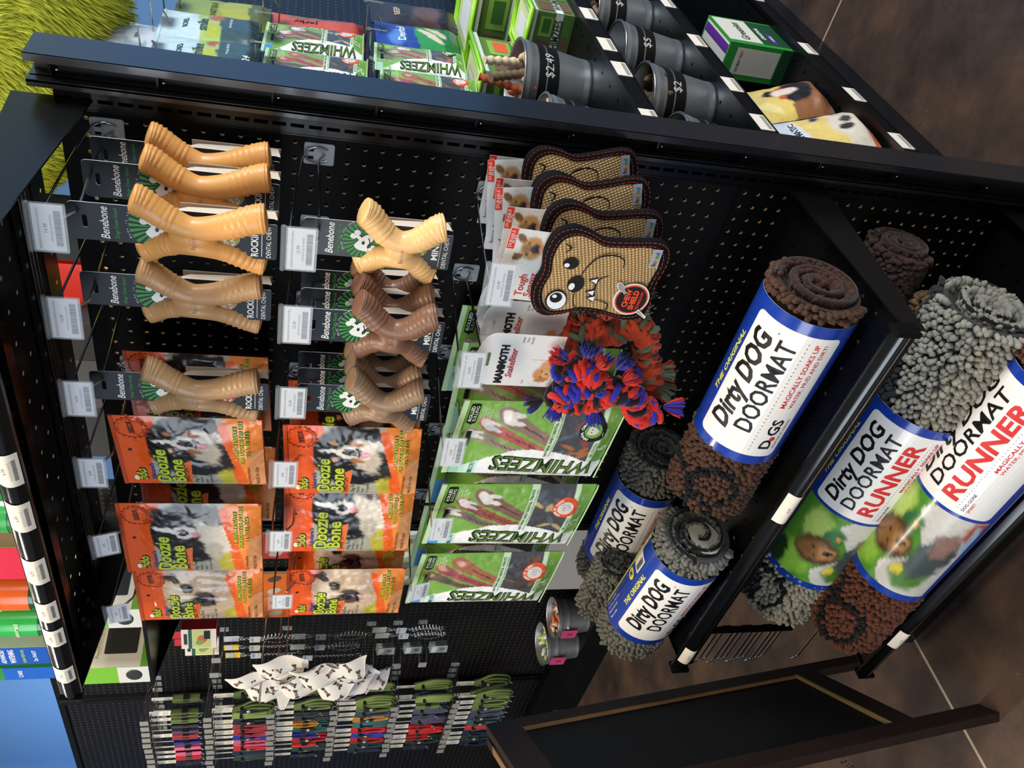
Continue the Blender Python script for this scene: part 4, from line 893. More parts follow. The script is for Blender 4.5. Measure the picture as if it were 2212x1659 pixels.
rope_toy('rope_toy', 'red and blue plaited rope toy on a white card, frontmost of its peg', (-.216, -.212, 1.128), RB,
         [(-.012, -.010, -.108), (.004, -.014, -.135), (-.002, -.018, -.165), (-.022, -.022, -.178), (-.034, -.022, -.150), (-.050, -.018, -.122), (-.062, -.018, -.145), (-.056, -.020, -.180), (-.036, -.022, -.208), (-.040, -.020, -.240), (-.070, -.018, -.262), (-.092, -.016, -.282), (-.078, -.014, -.308)],
         [(.020, -.018, -.118, .5, .7, .032, 0), (.030, -.018, -.150, 1, .1, .034, 1), (.010, -.02, -.172, .9, -.2, .034, 0), (.012, -.02, -.205, .9, -.3, .032, 1), (-.018, -.02, -.222, .8, -.5, .036, 0), (-.070, -.015, -.100, -.2, 1, .030, 1), (-.072, -.015, -.128, -1, .1, .034, 1), (-.075, -.02, -.190, -1, -.3, .036, 1), (-.072, -.015, -.316, .2, -1, .036, 0), (.0, -.02, -.13, .2, .8, .03, 1), (-.040, -.022, -.150, -.9, -.5, .028, 0), (-.022, -.022, -.180, .5, -.8, .03, 2)], .02)
# second stretch of the head so that the toy reads as a thick knot
rope_toy('rope_toy', 'orange and olive rope toy on a white card, second from the front', (-.190, -.166, 1.118), ('#c2421e', '#5e6b4c', '#8c2a18'),
         [(-.020, .0, -.120), (.010, .002, -.150), (.0, .0, -.190), (.018, .002, -.225), (.010, .0, -.255), (-.030, .0, -.268), (-.066, .0, -.285), (-.094, .0, -.300)],
         [(.030, 0, -.18, .9, .3, .036, 0), (.038, 0, -.225, 1, -.2, .036, 1), (-.098, 0, -.305, -.4, -1, .042, 0), (-.072, 0, -.30, .3, -1, .036, 0), (-.104, 0, -.290, -.5, -.6, .036, 1), (.02, 0, -.14, .7, .6, .03, 0)], .05)
rope_toy('rope_toy', 'dull red rope toy on a cream card, hindmost on its peg', (-.178, -.128, 1.120), ('#8e2a1c', '#3c5148', '#241a18'),
         [(.0, 0, -.120), (.024, 0, -.150), (.030, 0, -.20), (.040, 0, -.235)], [(.045, 0, -.235, .6, -.8, .035, 1), (.04, 0, -.16, 1, .2, .032, 0)], .08)

# ================================================================ rolled doormats
NT = []
for k, (rr_, zz_) in enumerate(((.8, 0), (1.0, .45), (.85, .8))): NT += [(rr_ * math.cos(2 * PI * i / 5), rr_ * math.sin(2 * PI * i / 5), zz_) for i in range(5)]
NT += [(0, 0, 1.0)]
NF = [(a * 5 + i, a * 5 + (i + 1) % 5, (a + 1) * 5 + (i + 1) % 5, (a + 1) * 5 + i) for a in range(2) for i in range(5)] + [(10 + i, 10 + (i + 1) % 5, 15) for i in range(5)]
def nubs(g, pts, m, r, ln, cols, seed=1):
    """short chenille fingers; pts = (position, direction)"""
    rs = random.Random(seed); vs, fs, cs = [], [], []
    for (p, d), c in zip(pts, cols):
        d = (Vector(d) + Vector((rs.uniform(-.45, .45), rs.uniform(-.45, .45), rs.uniform(-.45, .45)))).normalized(); u = d.orthogonal().normalized(); v = d.cross(u); R0 = r * rs.uniform(.85, 1.15); L = ln * rs.uniform(.8, 1.25); o = len(vs); f = rs.uniform(.86, 1.12)
        for a, b, z in NT: q = Vector(p) + u * (a * R0) + v * (b * R0) + d * (z * L); vs.append((q.x, q.y, q.z)); cs.append((c[0] * f, c[1] * f, c[2] * f))
        fs += [tuple(i + o for i in t) for t in NF]
    g.add(vs, fs, m, True, cs)
chen = M('chenille pile', None, .95, attr=True, sheen=.1, spec=.1)
def make_mat(label, L, ry, rz_, base, loc, rz=0, s0=0, s1=0, colfn=None, bind='#111112', turns=2.6, phase=0, nub=.0048, group=None, backc='#2a201a', th_lo=-60, th_hi=160, end_only=None, nl=.013):
    """roll along x; oval section ry (depth) x rz_ (height)"""
    t = thing('rolled_doormat', label, 'doormat', loc, rz, group); bc = lin(base)
    g = G(); pts, cols = [], []; rs = random.Random(int(L * 1e4)); st = nub * 1.75
    r0y, r0z = ry - nl * .75, rz_ - nl * .75
    per = 2 * PI * (r0y + r0z) / 2; na = int(per / st); nx = int(L / st)
    for i in range(nx):
        x = -L / 2 + (i + .5) * L / nx
        if s0 - .002 < x < s1 + .002: continue
        for k in range(na):
            a = 2 * PI * (k + .5 * (i % 2)) / na; deg = (math.degrees(a) + 180) % 360 - 180
            if not (th_lo < deg < th_hi): continue
            j = rs.uniform(-.3, .3) * st * (0 if abs(x - s0) < .012 or abs(x - s1) < .012 else 1); p = (x + j, -r0y * math.cos(a), r0z * math.sin(a)); c = bc
            if colfn: 
                c2 = colfn(x, deg)
                if c2: c = lin(c2)
            pts.append((p, (rs.uniform(-.2, .2), -math.cos(a), math.sin(a)))); cols.append(c)
    # pile between the spiral layers at the open right end
    def spp(f): a = phase + f * 2 * PI * turns; q = 1 - .80 * f; return a, q
    N = int(170 * turns)
    for k in range(N):
        a, q = spp(k / N); 
        for e in (0, 1):
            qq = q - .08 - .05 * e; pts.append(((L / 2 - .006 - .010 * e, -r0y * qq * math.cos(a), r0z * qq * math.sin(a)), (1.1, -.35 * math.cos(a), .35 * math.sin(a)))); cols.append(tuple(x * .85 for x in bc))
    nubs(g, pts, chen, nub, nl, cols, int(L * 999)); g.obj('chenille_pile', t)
    g = G(); n = 40      # backing cloth: closed core and spiral edge
    ring = lambda x, q: [(x, -r0y * q * math.cos(2 * PI * i / n), r0z * q * math.sin(2 * PI * i / n)) for i in range(n)]
    bk = M('mat backing ' + backc, backc, .9)
    for x0, x1, q0, q1 in ((-L / 2, L / 2 - .002, 1, 1), (L / 2 - .002, L / 2 - .002, 1, .9), (L / 2 - .002, L / 2 - .03, .9, .3)):
        g.add(ring(x0, q0) + ring(x1, q1), [(i, (i + 1) % n, n + (i + 1) % n, n + i) for i in range(n)], bk, True)
    g.add(ring(-L / 2, 1), [tuple(range(n))], bk); g.add(ring(L / 2 - .03, .3), [tuple(range(n))[::-1]], bk); g.obj('rolled_backing', t)
    g = G(); m = C(bind, 'cloth'); P = []
    for k in range(int(30 * turns) + 1): a, q = spp(k / (30 * turns)); P.append((L / 2 + .004, -r0y * q * math.cos(a), r0z * q * math.sin(a)))
    g.tube(P, .0042, m, 6); g.obj('edge_binding', t)
    g = G(); a = phase; g.tube([(L / 2 + .004, -(r0y + .006) * math.cos(a), (r0z + .006) * math.sin(a)), (s1 + .004 if s1 > s0 else -L / 2, -(r0y + .006) * math.cos(a), (r0z + .006) * math.sin(a))], .0042, m, 6) if backc else None; g.obj('edge_binding', t)
    return t
blueP = M('blue label paper', '#173a9a', .22, coat=.6); whiteP = M('white label paper', '#ece9e4', .25, coat=.5)
def sleeve(t, s0, s1, ry, rz_, th0, kind='mat'):
    ry += .002; rz_ += .002; Rm = (ry + rz_) / 2; cx = (s0 + s1) / 2; W = s1 - s0
    def wrap(x, y, z): a = math.radians(th0) + z / Rm; return (x, -(ry - y) * math.cos(a), (rz_ - y) * math.sin(a))
    g = G(); n = 72
    ringp = lambda x, e: [(x, -(ry + e) * math.cos(2 * PI * i / n), (rz_ + e) * math.sin(2 * PI * i / n)) for i in range(n)]
    g.add(ringp(s0, 0) + ringp(s1, 0), [(i, (i + 1) % n, n + (i + 1) % n, n + i) for i in range(n)], blueP, True)
    g.add(ringp(s0, -.001) + ringp(s1, -.001), [(i, n + i, n + (i + 1) % n, (i + 1) % n) for i in range(n)], whiteP, True)
    A = G(); k = inkK; red = C('#cf2a2a'); h = .0003
    bm_ = .018 if kind == 'runner' else .020; x0, x1 = s0 + bm_, s1 - bm_
    if kind == 'runner':
        xm = s0 + W * .47; A.flat(rrect(xm, -.125, x1, .058, .010), h, whiteP)
        A.text('Dirty DOG', (xm + x1) / 2, .032, .040, h * 2.5, k, bold=.03, shear=.1, fit=(x1 - xm) * .84); A.text('DOORMAT', (xm + x1) / 2 , -.004, .036, h * 2.5, k, bold=.015, fit=(x1 - xm) * .82); A.text('RUNNER', (xm + x1) / 2, -.040, .040, h * 2.5, red, bold=.03, fit=(x1 - xm) * .84)
        for q in range(34): A.ell(xm + .012 + q * (x1 - xm - .024) / 33, -.062, .0008, .0008, h * 2.5, k, n=6)
        A.text('MAGICALLY SOAKS UP', x1 - .010, -.071, .009, h * 2.5, red, al='R', bold=.02, fit=(x1 - xm) * .55); A.text('WATER, MUD AND DIRT!', x1 - .010, -.080, .008, h * 2.5, red, al='R', fit=(x1 - xm) * .55); A.text('DOG GONE', xm + .010, -.071, .008, h * 2.5, k, al='L'); A.text('SMART', xm + .010, -.080, .008, h * 2.5, red, al='L')
        A.text('THE ORIGINAL', (xm + x1) / 2, .070, .012, h, C('#d8cf3a'), bold=.03, shear=.2, fit=(x1 - xm) * .6)
        A.slice((), [-.125 + .008 * i for i in range(27)])
        def pf(U, V): return picture(U, V, lambda U, V: np.where((V > .45 + .1 * np.sin(U * 9))[..., None], np.array(lin('#4f8a2e')), np.array(lin('#c9c5bd'))), [(.2, .8, .2, .2, 0, '#8fc043', .6), (.15, .95, .2, .12, 0, '#1e3a1c', .5), (.75, .75, .22, .12, 0, '#b4cf6a', .6), (.72, .55, .12, .10, 0, '#2f6a3a', .5), (.22, .28, .16, .16, 0, '#4c7a2a', .5), (.25, .40, .06, .03, 0, '#d8c23a', .6), (.72, .50, .03, .02, 0, '#e0983a', .6),
            (.50, .22, .30, .16, -8, '#3f4a48', .3), (.66, .20, .14, .10, 0, '#8a6a60', .5), (.46, .62, .20, .22, 0, '#4e3826', .3), (.46, .66, .13, .15, 0, '#8c6238', .5), (.48, .52, .10, .08, 0, '#a57a4e', .5), (.47, .50, .045, .04, 0, '#17120f', .3), (.50, .66, .02, .02, 0, '#120d0a', .3), (.38, .62, .02, .02, 0, '#120d0a', .3), (.88, .05, .14, .12, 0, '#a8462c', .5), (.75, .02, .2, .06, 20, '#9fb2c6', .5)], .03, 5, 16)
        B = G(); B.grid(30, 44, lambda u, v: (s0 + bm_ + u * (xm - s0 - bm_ * 1.4), -h, -.135 + v * .205), M('glossy printed film', None, .16, coat=.7, attr=True), True, pf); A.join(B)
    else:
        A.flat(rrect(x0, -.088, x1, .052, .010), h, whiteP); cxx = cx
        A.text('Dirty DOG', cx + .004, .026, .046, h * 2.5, k, bold=.035, shear=.12, fit=W * .66); A.text('DOORMAT', cx + .012, -.014, .040, h * 2.5, k, bold=.015, fit=W * .62)
        A.text('™', x1 - .016, .004, .006, h * 2.5, k)
        A.text('THE ORIGINAL', cx + .010, .064, .014, h, C('#e6de3e'), bold=.03, shear=.15, fit=W * .42)
        for q in range(30): A.ell(x0 + .014 + q * (x1 - x0 - .028) / 29, -.040, .0009, .0009, h * 2.5, k, n=6)
        A.text('MAGICALLY SOAKS UP', x1 - .012, -.054, .011, h * 2.5, red, al='R', bold=.01, fit=W * .44); A.text('WATER, MUD AND DIRT!', x1 - .012, -.067, .010, h * 2.5, red, al='R', fit=W * .44)
        A.text('D GS', x0 + .018, -.062, .026, h * 2.5, k, al='L', bold=.02, fit=.066); A.ell(x0 + .041, -.068, .0048, .0048, h * 3, red, n=14); A.text('SMARTER BY DESIGN', x0 + .018, -.079, .0055, h * 2.5, k, al='L', fit=.066)
        if kind == 'mat2':      # the back seam of the sleeve with its small print, a size mark and bar code
            yl = C('#e4d838'); A.rect(s0 + .002, .112, s1 - .002, .119, h, yl); A.ell(cx - .02 + .04, .095, .0125, .0125, h, yl, n=20); A.text('M', cx + .02, .095, .017, h * 2.5, blueP, bold=.02)
            A.rect(cx + .045, .080, cx + .090, .110, h, whiteP)
            for q in range(12): A.rect(cx + .050 + q * .003, .083, cx + .0513 + q * .003 + .0006 * (q % 2), .095, h * 2.5, k)
            for q, s_ in enumerate(('Size: 31 x 20 inches', 'For a cleaner, drier home', 'Machine wash cold', 'Made in China')): A.text(s_, s0 + .012, .102 - .010 * q, .0065, h, inkW, al='L')
        A.slice((), [-.096 + .008 * i for i in range(28)])
    g.join(A, wrap); return g.obj('label_sleeve', t)
bands = lambda x, d: '#161719' if (-.34 < x < -.10 and (abs(math.hypot((x + .21) / .055, (d - 95) / 38) - 1) < .16 or abs(math.hypot((x + .16) / .04, (d - 30) / 30) - 1) < .18 or abs(math.hypot((x + .27) / .04, (d - 20) / 26) - 1) < .2)) else None
t = make_mat('rolled brown chenille doormat in a blue and white sleeve, frontmost on the middle shelf', .455, .072, .074, '#4e3428', (-.215, -.272, .613 + .074), 0, -.080, .205, bands, '#2b1d16', 2.4, 1.9, .0050, backc='#35241b')
sleeve(t, -.083, .205, .0715, .0735, 47)
t = make_mat('rolled grey doormat in a blue sleeve with yellow edge, front left of the middle shelf', .40, .068, .072, '#6c6a62', (-.725, -.296, .613 + .072), -.10, -.115, .15, None, '#0e0e0f', 2.0, .4, .0050, backc='#4a4a48')
sleeve(t, -.118, .155, .068, .072, 22, 'mat2')
g = G(); g.slab(spl([(-.035, -.022), (.0, -.038), (.036, -.020), (.034, .016), (.004, .020), (-.030, .012)], 3, True), -.001, .001, M('cream mesh backing', '#c4bca6', .9, bump=.8, bscale=500)); g.warp(lambda x, y, z: (.204 + y, x * .9 - .01, z)); g.obj('mesh_backing', t)
t = make_mat('rolled dark grey doormat in a shaded blue sleeve, at the back of the middle shelf', .42, .068, .070, '#565650', (-.745, -.095, .613 + .070), 0, -.135, .125, None, '#0c0c0d', 2.4, 1.2, .0050, backc='#2c2c2c')
sleeve(t, -.135, .125, .068, .070, 34)
t = make_mat('grey chenille doormat roll without a visible sleeve, behind the grey one at the left end', .17, .045, .048, '#68675d', (-.885, -.185, .613 + .110), .0, 0, 0, None, '#0e0e0f', 2, 1.0, .0050, backc='#3a3a38')
def runc(x, d):
    if x < -.18 and abs(math.hypot((x + .335) / .050, (d - 70) / 30) - 1) < .16: return '#17181a'
    return '#2f3134' if d > 100 + 25 * math.sin(x * 22) else None
t = make_mat('grey runner roll with charcoal stripe in a blue sleeve with dog picture, base shelf', .82, .084, .088, '#8f8b7e', (-.43, -.246, .342), 0, -.25, .205, runc, '#0d0d0e', 2.2, 2.3, .0056, nl=.016, backc='#3a3a39')
sleeve(t, -.268, .205, .084, .088, 47, 'runner')
brn = lambda x, d: '#1d1a19' if (x < -.22 and (abs(math.hypot((x + .335) / .052, (d - 62) / 34) - 1) < .17 or abs(math.hypot((x + .27) / .035, (d - 120) / 26) - 1) < .2)) else None
t = make_mat('reddish brown runner roll in a blue sleeve with dog picture, front of the base shelf', .80, .076, .078, '#5e3626', (-.38, -.358, .188 + .070), 0, -.20, .33, brn, '#2a1a14', 2.2, 1.8, .0054, backc='#3a241b')
sleeve(t, -.200, .330, .076, .078, 88, 'runner')
t = make_mat('dark brown rolled doormat lying on top behind the grey runner', .42, .056, .058, '#3c2923', (-.235, -.082, .405), .05, 0, 0, None, '#241813', 2.6, 2.2, .0050, backc='#2c1e18')
t = make_mat('slim tan rolled doormat at the back of the base shelf', .40, .045, .048, '#b59468', (-.36, -.05, .188 + .048), 0, 0, 0, None, '#8d7048', 1.6, 2.0, .0048, backc='#8d7048')

# ================================================================ goods on the side shelving
def crock(name, label, cx, cy, z, r, h, price, fill, tagc=None, group=None, cat='pail'):
    t = thing(name, label, cat, (cx, cy, z), 0, group); rb = r * .72
    g = G(); prof = [(0, .002), (rb * .96, .002), (rb, 0), (rb + .0015, .004)]
    for i in range(1, 13): f = i / 12; rr = rb + (r - rb) * f + (.0016 if i in (8, 11) else 0); prof.append((rr, .004 + (h - .004) * f))
    prof += [(r + .0025, h), (r + .0028, h + .0025), (r, h + .003), (r - .002, h), (rb * .97, .01), (0, .01)]
    g.lathe(prof, dullzinc, 40); g.obj('pail_body', t)
    g = G(); g.tube([((r + .002) * math.cos(a), (r + .002) * math.sin(a), h + .001) for a in [2 * PI * i / 40 for i in range(40)]], .0019, zinc, 6, closed=True); g.obj('rolled_rim', t)
    if price:
        g = G(); z0, z1 = h * .50, h * .80; R0 = lambda zz: rb + (r - rb) * zz / h + .0012; n = 40
        g.add([(R0(zz) * math.cos(2 * PI * i / n), R0(zz) * math.sin(2 * PI * i / n), zz) for zz in (z0, z1) for i in range(n)], [(i, (i + 1) % n, n + (i + 1) % n, n + i) for i in range(n)], inkK, True)
        A = G(); A.text(price, 0, (z0 + z1) / 2, .026, .0006, C('#c9ccc6'), bold=.0); A.slice([-.05 + .005 * i for i in range(21)], ())
        g.join(A, lambda x, y, zz: ((R0(zz) - y) * math.sin(x / r + PI * .30), -(R0(zz) - y) * math.cos(x / r + PI * .30), zz)); g.obj('chalk_band', t)
    if tagc:
        g = G(); g.slab(rrect(-.030, h * .42, .030, h * .85, .003, 2), rb * 1.17, rb * 1.17 + .001, C(tagc)); g.text('%', 0, h * .62, .03, rb * 1.17 + .0015, inkK); g.warp(lambda x, y, zz: (x, y - (r - rb * 1.17) * .75, zz)); g.obj('pink_label', t)
    rs = random.Random(int(cy * 100) + 3)
    if fill:
        g = G()
        for k in range(26):
            a, q = rs.random() * 2 * PI, (r * .78) * rs.random() ** .5; c = C(rs.choice(fill), 'cloth'); R3 = Euler((rs.uniform(-1, 1), rs.uniform(-1, 1), rs.random() * 6)).to_matrix()
            g.ball((q * math.cos(a), q * math.sin(a), h * .80 + rs.uniform(-.012, .016)), (.022, .010, .009), c, 8, 6, R3)
        o = g.obj('treats', t); o['kind'] = 'stuff'
    return t
F1c = ('#b8603c', '#6f5a3e', '#d9c3a0', '#a8482e', '#cbb48c'); F2c = ('#5a4a34', '#6e5c42', '#4a3c2a', '#7a6a4a')
p1 = crock('snack_pail', 'silver pail of mixed dog biscuits with a chalked $2.49 band, upper side shelf', -.062, .48, .857, .081, .145, '$2.49', F1c)
for dx, dy, rx, c in ((.02, -.02, .5, '#6d5c40'), (-.02, .02, -.4, '#a4512f'), (.03, .02, .2, '#d8c6a4')):
    g = G(); P = [(0, 0, -.04 + .1 * i / 20) for i in range(21)]; g.tube(P, [.0085 + .0022 * math.sin(i * 1.9) for i in range(21)], C(c, 'cloth'), 8); R3 = Matrix.Rotation(rx, 3, 'X'); g.warp(lambda x, y, z: tuple(R3 @ Vector((x, y, z)) + Vector((dx, dy, .155)))); g.obj('twisted_biscuit', p1)
crock('snack_pail', 'silver pail of pale biscuits, chalked $1.49, cut off by the end post', -.060, .235, .857, .078, .138, '$1.49', ('#d6c6a2', '#cbb88e', '#b8a478'))
for k, (y, lb, f) in enumerate(((.84, 'silver pail farthest along the middle side shelf, filled with brown nuggets', ('#6b4a3a', '#9a7a68', '#4a3226')), (.60, 'empty looking silver pail with a black band on the middle side shelf', None), (.385, 'silver pail of dark brown crumbs with a black band, middle side shelf', F2c), (.165, 'silver pail with a chalked $3 band nearest the end post, middle side shelf', F2c))):
    crock('snack_pail', lb, -.026, y, .623, .072, .142, ('$4', '$5', '$2', '$3.49')[k], f)
# tubs with green lids
def tub(label, x0, x1, y0, y1, z, h, hl):
    t = thing('snack_tub', label, 'tub', ((x0 + x1) / 2, (y0 + y1) / 2, z), 0, 'clear treat tubs with green lids'); a, b = (x1 - x0) / 2, (y1 - y0) / 2; grn = M('lime green plastic', '#8fce2e', .25, coat=.4)
    g = G(); g.box(-a * .93, a * .93, -b * .93, b * .93, 0, h, M('printed tub wall', '#5d7a3e', .35)); g.obj('tub_body', t)
    g = G(); e = .001
    for s in (0, 1):      # wraparound print on the aisle face and the near end
        f = (lambda u, zz, k=0: (a * .93 + e + k, -b * .93 + u * b * 1.86, zz)) if s == 0 else (lambda u, zz, k=0: (-a * .93 + u * a * 1.86, -b * .93 - e - k, zz))
        Q = lambda u0, u1, z0, z1, m, k=0: g.add([f(u0, z0, k), f(u1, z0, k), f(u1, z1, k), f(u0, z1, k)], [(0, 1, 2, 3)], m)
        Q(0, 1, h * .30, h * .50, C('#dfe2dc')); Q(.08, .45, h * .54, h * .88, C('#6a4f40')); Q(.52, .92, h * .54, h * .88, C('#7fae4a')); Q(.1, .5, h * .06, h * .26, C('#74544a')); Q(.56, .95, h * .06, h * .26, C('#4f7a34')); Q(.60, .88, h * .60, h * .80, C('#d9603c' if s == 0 else '#3e6a2c'), .0006)
        A = G(); A.text('WHIMZEES', 0, h * .40, .026, .0004, C('#39462a'), bold=.03, fit=(b if s == 0 else a) * 1.4)
        g.join(A, (lambda x, y, zz: (a * .93 + e - y, x, zz)) if s == 0 else (lambda x, y, zz: (x, -b * .93 - e + y, zz)))
    g.obj('printed_wrap', t)
    g = G(); g.box(-a, a, -b, b, h, h + hl * .4, M('milky tub rim', '#c9d2c8', .3))
    g.obj('tub_rim', t)
    g = G()
    for q, r_ in ((1, .006), (.82, .004)): g.tube([(sx * a * q, sy * b * q, h + hl * .7) for sx, sy in ((1, 1), (-1, 1), (-1, -1), (1, -1))], r_, grn, 8, closed=True, smooth=True)
    g.box(-a * .98, a * .98, -b * .98, b * .98, h + hl * .4, h + hl * .62, grn); g.box(-a * .72, a * .72, -b * .72, b * .72, h + hl * .62, h + hl * .64, C('#cfd8a8')); g.box(-a * .5, a * .3, -b * .5, b * .4, h + hl * .65, h + hl * .67, C('#d8e2e6')); g.obj('green_lid', t)
tub('large clear treat tub with a lime green lid on the upper side shelf', -.30, -.115, .64, .86, .857, .165, .022)
tub('large lime lidded treat tub farther along the upper side shelf', -.24, -.03, .93, 1.18, .857, .15, .022)
tub('small lime lidded treat tub behind the silver pail, upper side shelf', -.085, .030, .645, .80, .857, .085, .018)
# green carton
t = thing('treat_carton', 'green and white dental treat carton on the lowest side shelf', 'carton', (-.012, .7275, .320)); a, b, h = .042, .0795, .162
grn = C('#2f8f3a'); g = G(); g.box(-a, a, -b, b, 0, h, grn); g.obj('carton', t)
g = G(); e = .0006; F = lambda y0, y1, z0, z1, m, k=0: g.add([(a + e + k, y0, z0), (a + e + k, y1, z0), (a + e + k, y1, z1), (a + e + k, y0, z1)], [(0, 1, 2, 3)], m)
F(-b * .80, b * .9, h * .45, h * .98, C('#d8d4c6')); F(-b * .80, b * .9, 0, h * .45, C('#1c4a2a')); F(-b * .7, b * .1, h * .18, h * .26, C('#5a2f8a'), .0004)
A = G(); A.text('Greenies', 0, h * .68, .030, .0004, C('#2c3a28'), bold=.02, fit=b * 1.3); A.text('ORIGINAL', 0, h * .36, .014, .0006, inkW, bold=.03, fit=b * .9); A.text('LARGE', -b * .3, h * .22, .010, .0012, inkW, bold=.03); g.join(A, lambda x, y, z: (a + e - y, x, z))
g.box(-a * .9, a * .86, -b * .94, b * .9, h, h + .0006, C('#d8d4c6')); g.box(a * .25, a * .75, -b * .94, b * .9, h + .0006, h + .001, C('#5a2f8a')); g.box(-a * .7, a * .75, -b - .0006, -b, h * .18, h * .86, C('#d5d2c4')); g.box(-a, a, -b - .0005, -b, 0, h * .16, C('#1c4a2a'))
A = G(); A.text('THE SMART TREAT', 0, h * .78, .009, .001, C('#3c4a38'), bold=.02, fit=a * 1.2)
for k in range(9): A.rect(-a * .55, h * .70 - k * .0085, a * .6, h * .702 - k * .0085, .001, C('#8d8d80'))
g.join(A, lambda x, y, z: (x, -b + y, z)); g.obj('printed_faces', t)
film3 = film2
def band_bag(name, label, w, h, bands, texts, loc, rz=PI / 2, rx=0, T=.02, seed=1, blobs=(), cat='treat bag', group=None, wr=.003, top=.02):
    """bag printed in horizontal bands: (v_top, colour) from the top down"""
    t = thing(name, label, cat, loc, rz, group, rx=rx); P = Pouch(w, h, top, T, wr, seed)
    def bg(U, V):
        o = np.zeros(U.shape + (3,)); 
        for v, c in bands: o[V <= v + .03 * np.sin(U * 4 + seed)] = lin(c)
        return o
    A = G(); X = lambda u: (u - .5) * w; Z = lambda v: top - h + v * h
    for s, u, v, sz, c, rot, f in texts: A.text(s, X(u), Z(v), sz, .0008, C(c), rot=rot, bold=.02, fit=f)
    P.build(lambda U, V: picture(U, V, bg, list(blobs), .012, seed, 24), A, film3, 30, 40, 'bag_body', t, bands[0][1])
    g = G(); g.box(-w / 2, w / 2, -.0015, .0012, top - .006, top + .001, M('bag heat seal ' + bands[0][1], bands[0][1], .3)); g.obj('top_seal', t); return t
X0 = -.150
band_bag('treat_bag', 'translucent blue green bag of small bones, top row of the side shelving, nearer one', .145, .205, [(2, '#b9d0d6'), (.62, '#a9c06a'), (.42, '#3c5558'), (.12, '#2a3a38')], [('smilee', .45, .58, .03, '#3e5560', 0, .06), ('BONES', .5, .75, .016, '#33464e', 0, .04), ('WITH REAL VEGETABLES', .55, .30, .007, '#d5dcd4', 0, .06), ('24', .3, .12, .02, '#d5dcd4', 0, .02)], (X0, .600, 1.695), seed=2, blobs=[(.75, .45, .16, .06, 0, '#a8583a', .4), (.3, .47, .2, .08, 0, '#b0b83a', .4)])
band_bag('treat_bag', 'translucent blue green bag of small bones, top row of the side shelving, farther one', .145, .205, [(2, '#c3d6da'), (.62, '#a9c06a'), (.42, '#3c5558'), (.12, '#2a3a38')], [('smilee', .45, .58, .03, '#3e5560', 0, .06), ('BONES', .5, .75, .016, '#33464e', 0, .04), ('WITH REAL VEGETABLES', .55, .30, .007, '#d5dcd4', 0, .06)], (X0 - .01, .760, 1.700), seed=4, blobs=[(.75, .45, .16, .08, 0, '#b0603a', .4), (.3, .47, .2, .08, 0, '#b0b83a', .4)])
band_bag('treat_bag', 'yellow green treat bag at the far end of the top side row', .15, .21, [(2, '#8c9a3e'), (.5, '#a5a83c'), (.2, '#5a6428')], [('NATURAL', .5, .6, .02, '#4a5222', 0, .08)], (X0 - .04, .930, 1.690), seed=6)
def greenies(label, loc, low, txt, seed):
    band_bag('treat_bag', label, .150, .215, [(2, '#3fa64a'), (.86, '#dedbd0'), (.44, low), (.24, '#5a2f8a' if seed % 2 else '#3a2a6a'), (.12, low)], [('Greenies', .48, .62, .034, '#2f4a33', 0, .09), (txt, .5, .36, .020, '#ece9df' if low[1] == '1' else '#4a3418', 0, .08), ('LARGE', .3, .19, .012, '#ece9df', 0, .035), ('8', .8, .06, .018, '#ece9df', 0, .01)], loc, seed=seed, blobs=[(.86, .52, .10, .16, 15, '#7f9478', .3), (.10, .80, .08, .03, 0, '#3fa64a', .3)], group='white and green dental treat bags')
greenies('green edged white dental treat bag hanging top row beside the end post', (X0 + .02, .455, 1.700), '#1f5a38', 'ORIGINAL', 3)
greenies('white dental treat bag with an orange Grain-free panel beside the end post', (X0 + .01, .455, 1.480), '#e2a04e', 'Grain-free', 7)
greenies('white dental treat bag with a dark green ORIGINAL panel, lowest hanging one by the post', (X0 + .02, .455, 1.245), '#1c5c3c', 'ORIGINAL', 5)
for (src, x, y, z, rzz, lb) in ((ws, X0, .600, 1.480, 1.50, 'green and white brush bag in the second side row, nearer one'), (wm, X0 - .01, .765, 1.485, 1.52, 'green and white brush bag in the second side row, farther one'), (ws, X0 - .01, .590, 1.240, 1.42, 'green brush bag turned aside, third side row'), (wl, X0 - .01, .745, 1.245, 1.55, 'green and white brush bag with a round badge, third side row')):
    dup(src, (x, y, z), rzz, lb, 'green and white brush bags on the side shelving', sc=(.78, .8, .74))
band_bag('treat_bag', 'orange red treat bag behind the green brush bags, second side row', .16, .23, [(2, '#c4502e'), (.30, '#b8452a'), (.1, '#7a2a1a')], [('HEALTHY', .35, .65, .022, '#ece4da', 90, .10), ('Jerky', .6, .6, .02, '#2a1410', 90, .06)], (X0 - .05, .935, 1.490), seed=9, blobs=[(.85, .5, .12, .3, 0, '#8a5a3e', .2)])
band_bag('treat_bag', 'blue and green dental bone bag in the third side row', .15, .20, [(2, '#23408f'), (.5, '#2f8a4a'), (.2, '#1e6a36')], [('Dental', .5, .70, .026, '#cfe0f0', 0, .08)], (X0 - .02, .905, 1.235), seed=12, blobs=[(.45, .35, .28, .05, 30, '#cdbfa4', .2), (.6, .28, .26, .05, 25, '#c8b898', .2), (.4, .75, .3, .1, 0, '#4f7ac0', .5)])
band_bag('treat_bag', 'dark brown treat bag at the far end of the third side row', .16, .22, [(2, '#2a211e'), (.5, '#3a2c26'), (.2, '#1c1614')], [('BEEF', .5, .7, .02, '#b9a890', 0, .05)], (X0 - .03, 1.075, 1.240), seed=13, blobs=[(.5, .35, .3, .16, 0, '#5c4436', .5)])
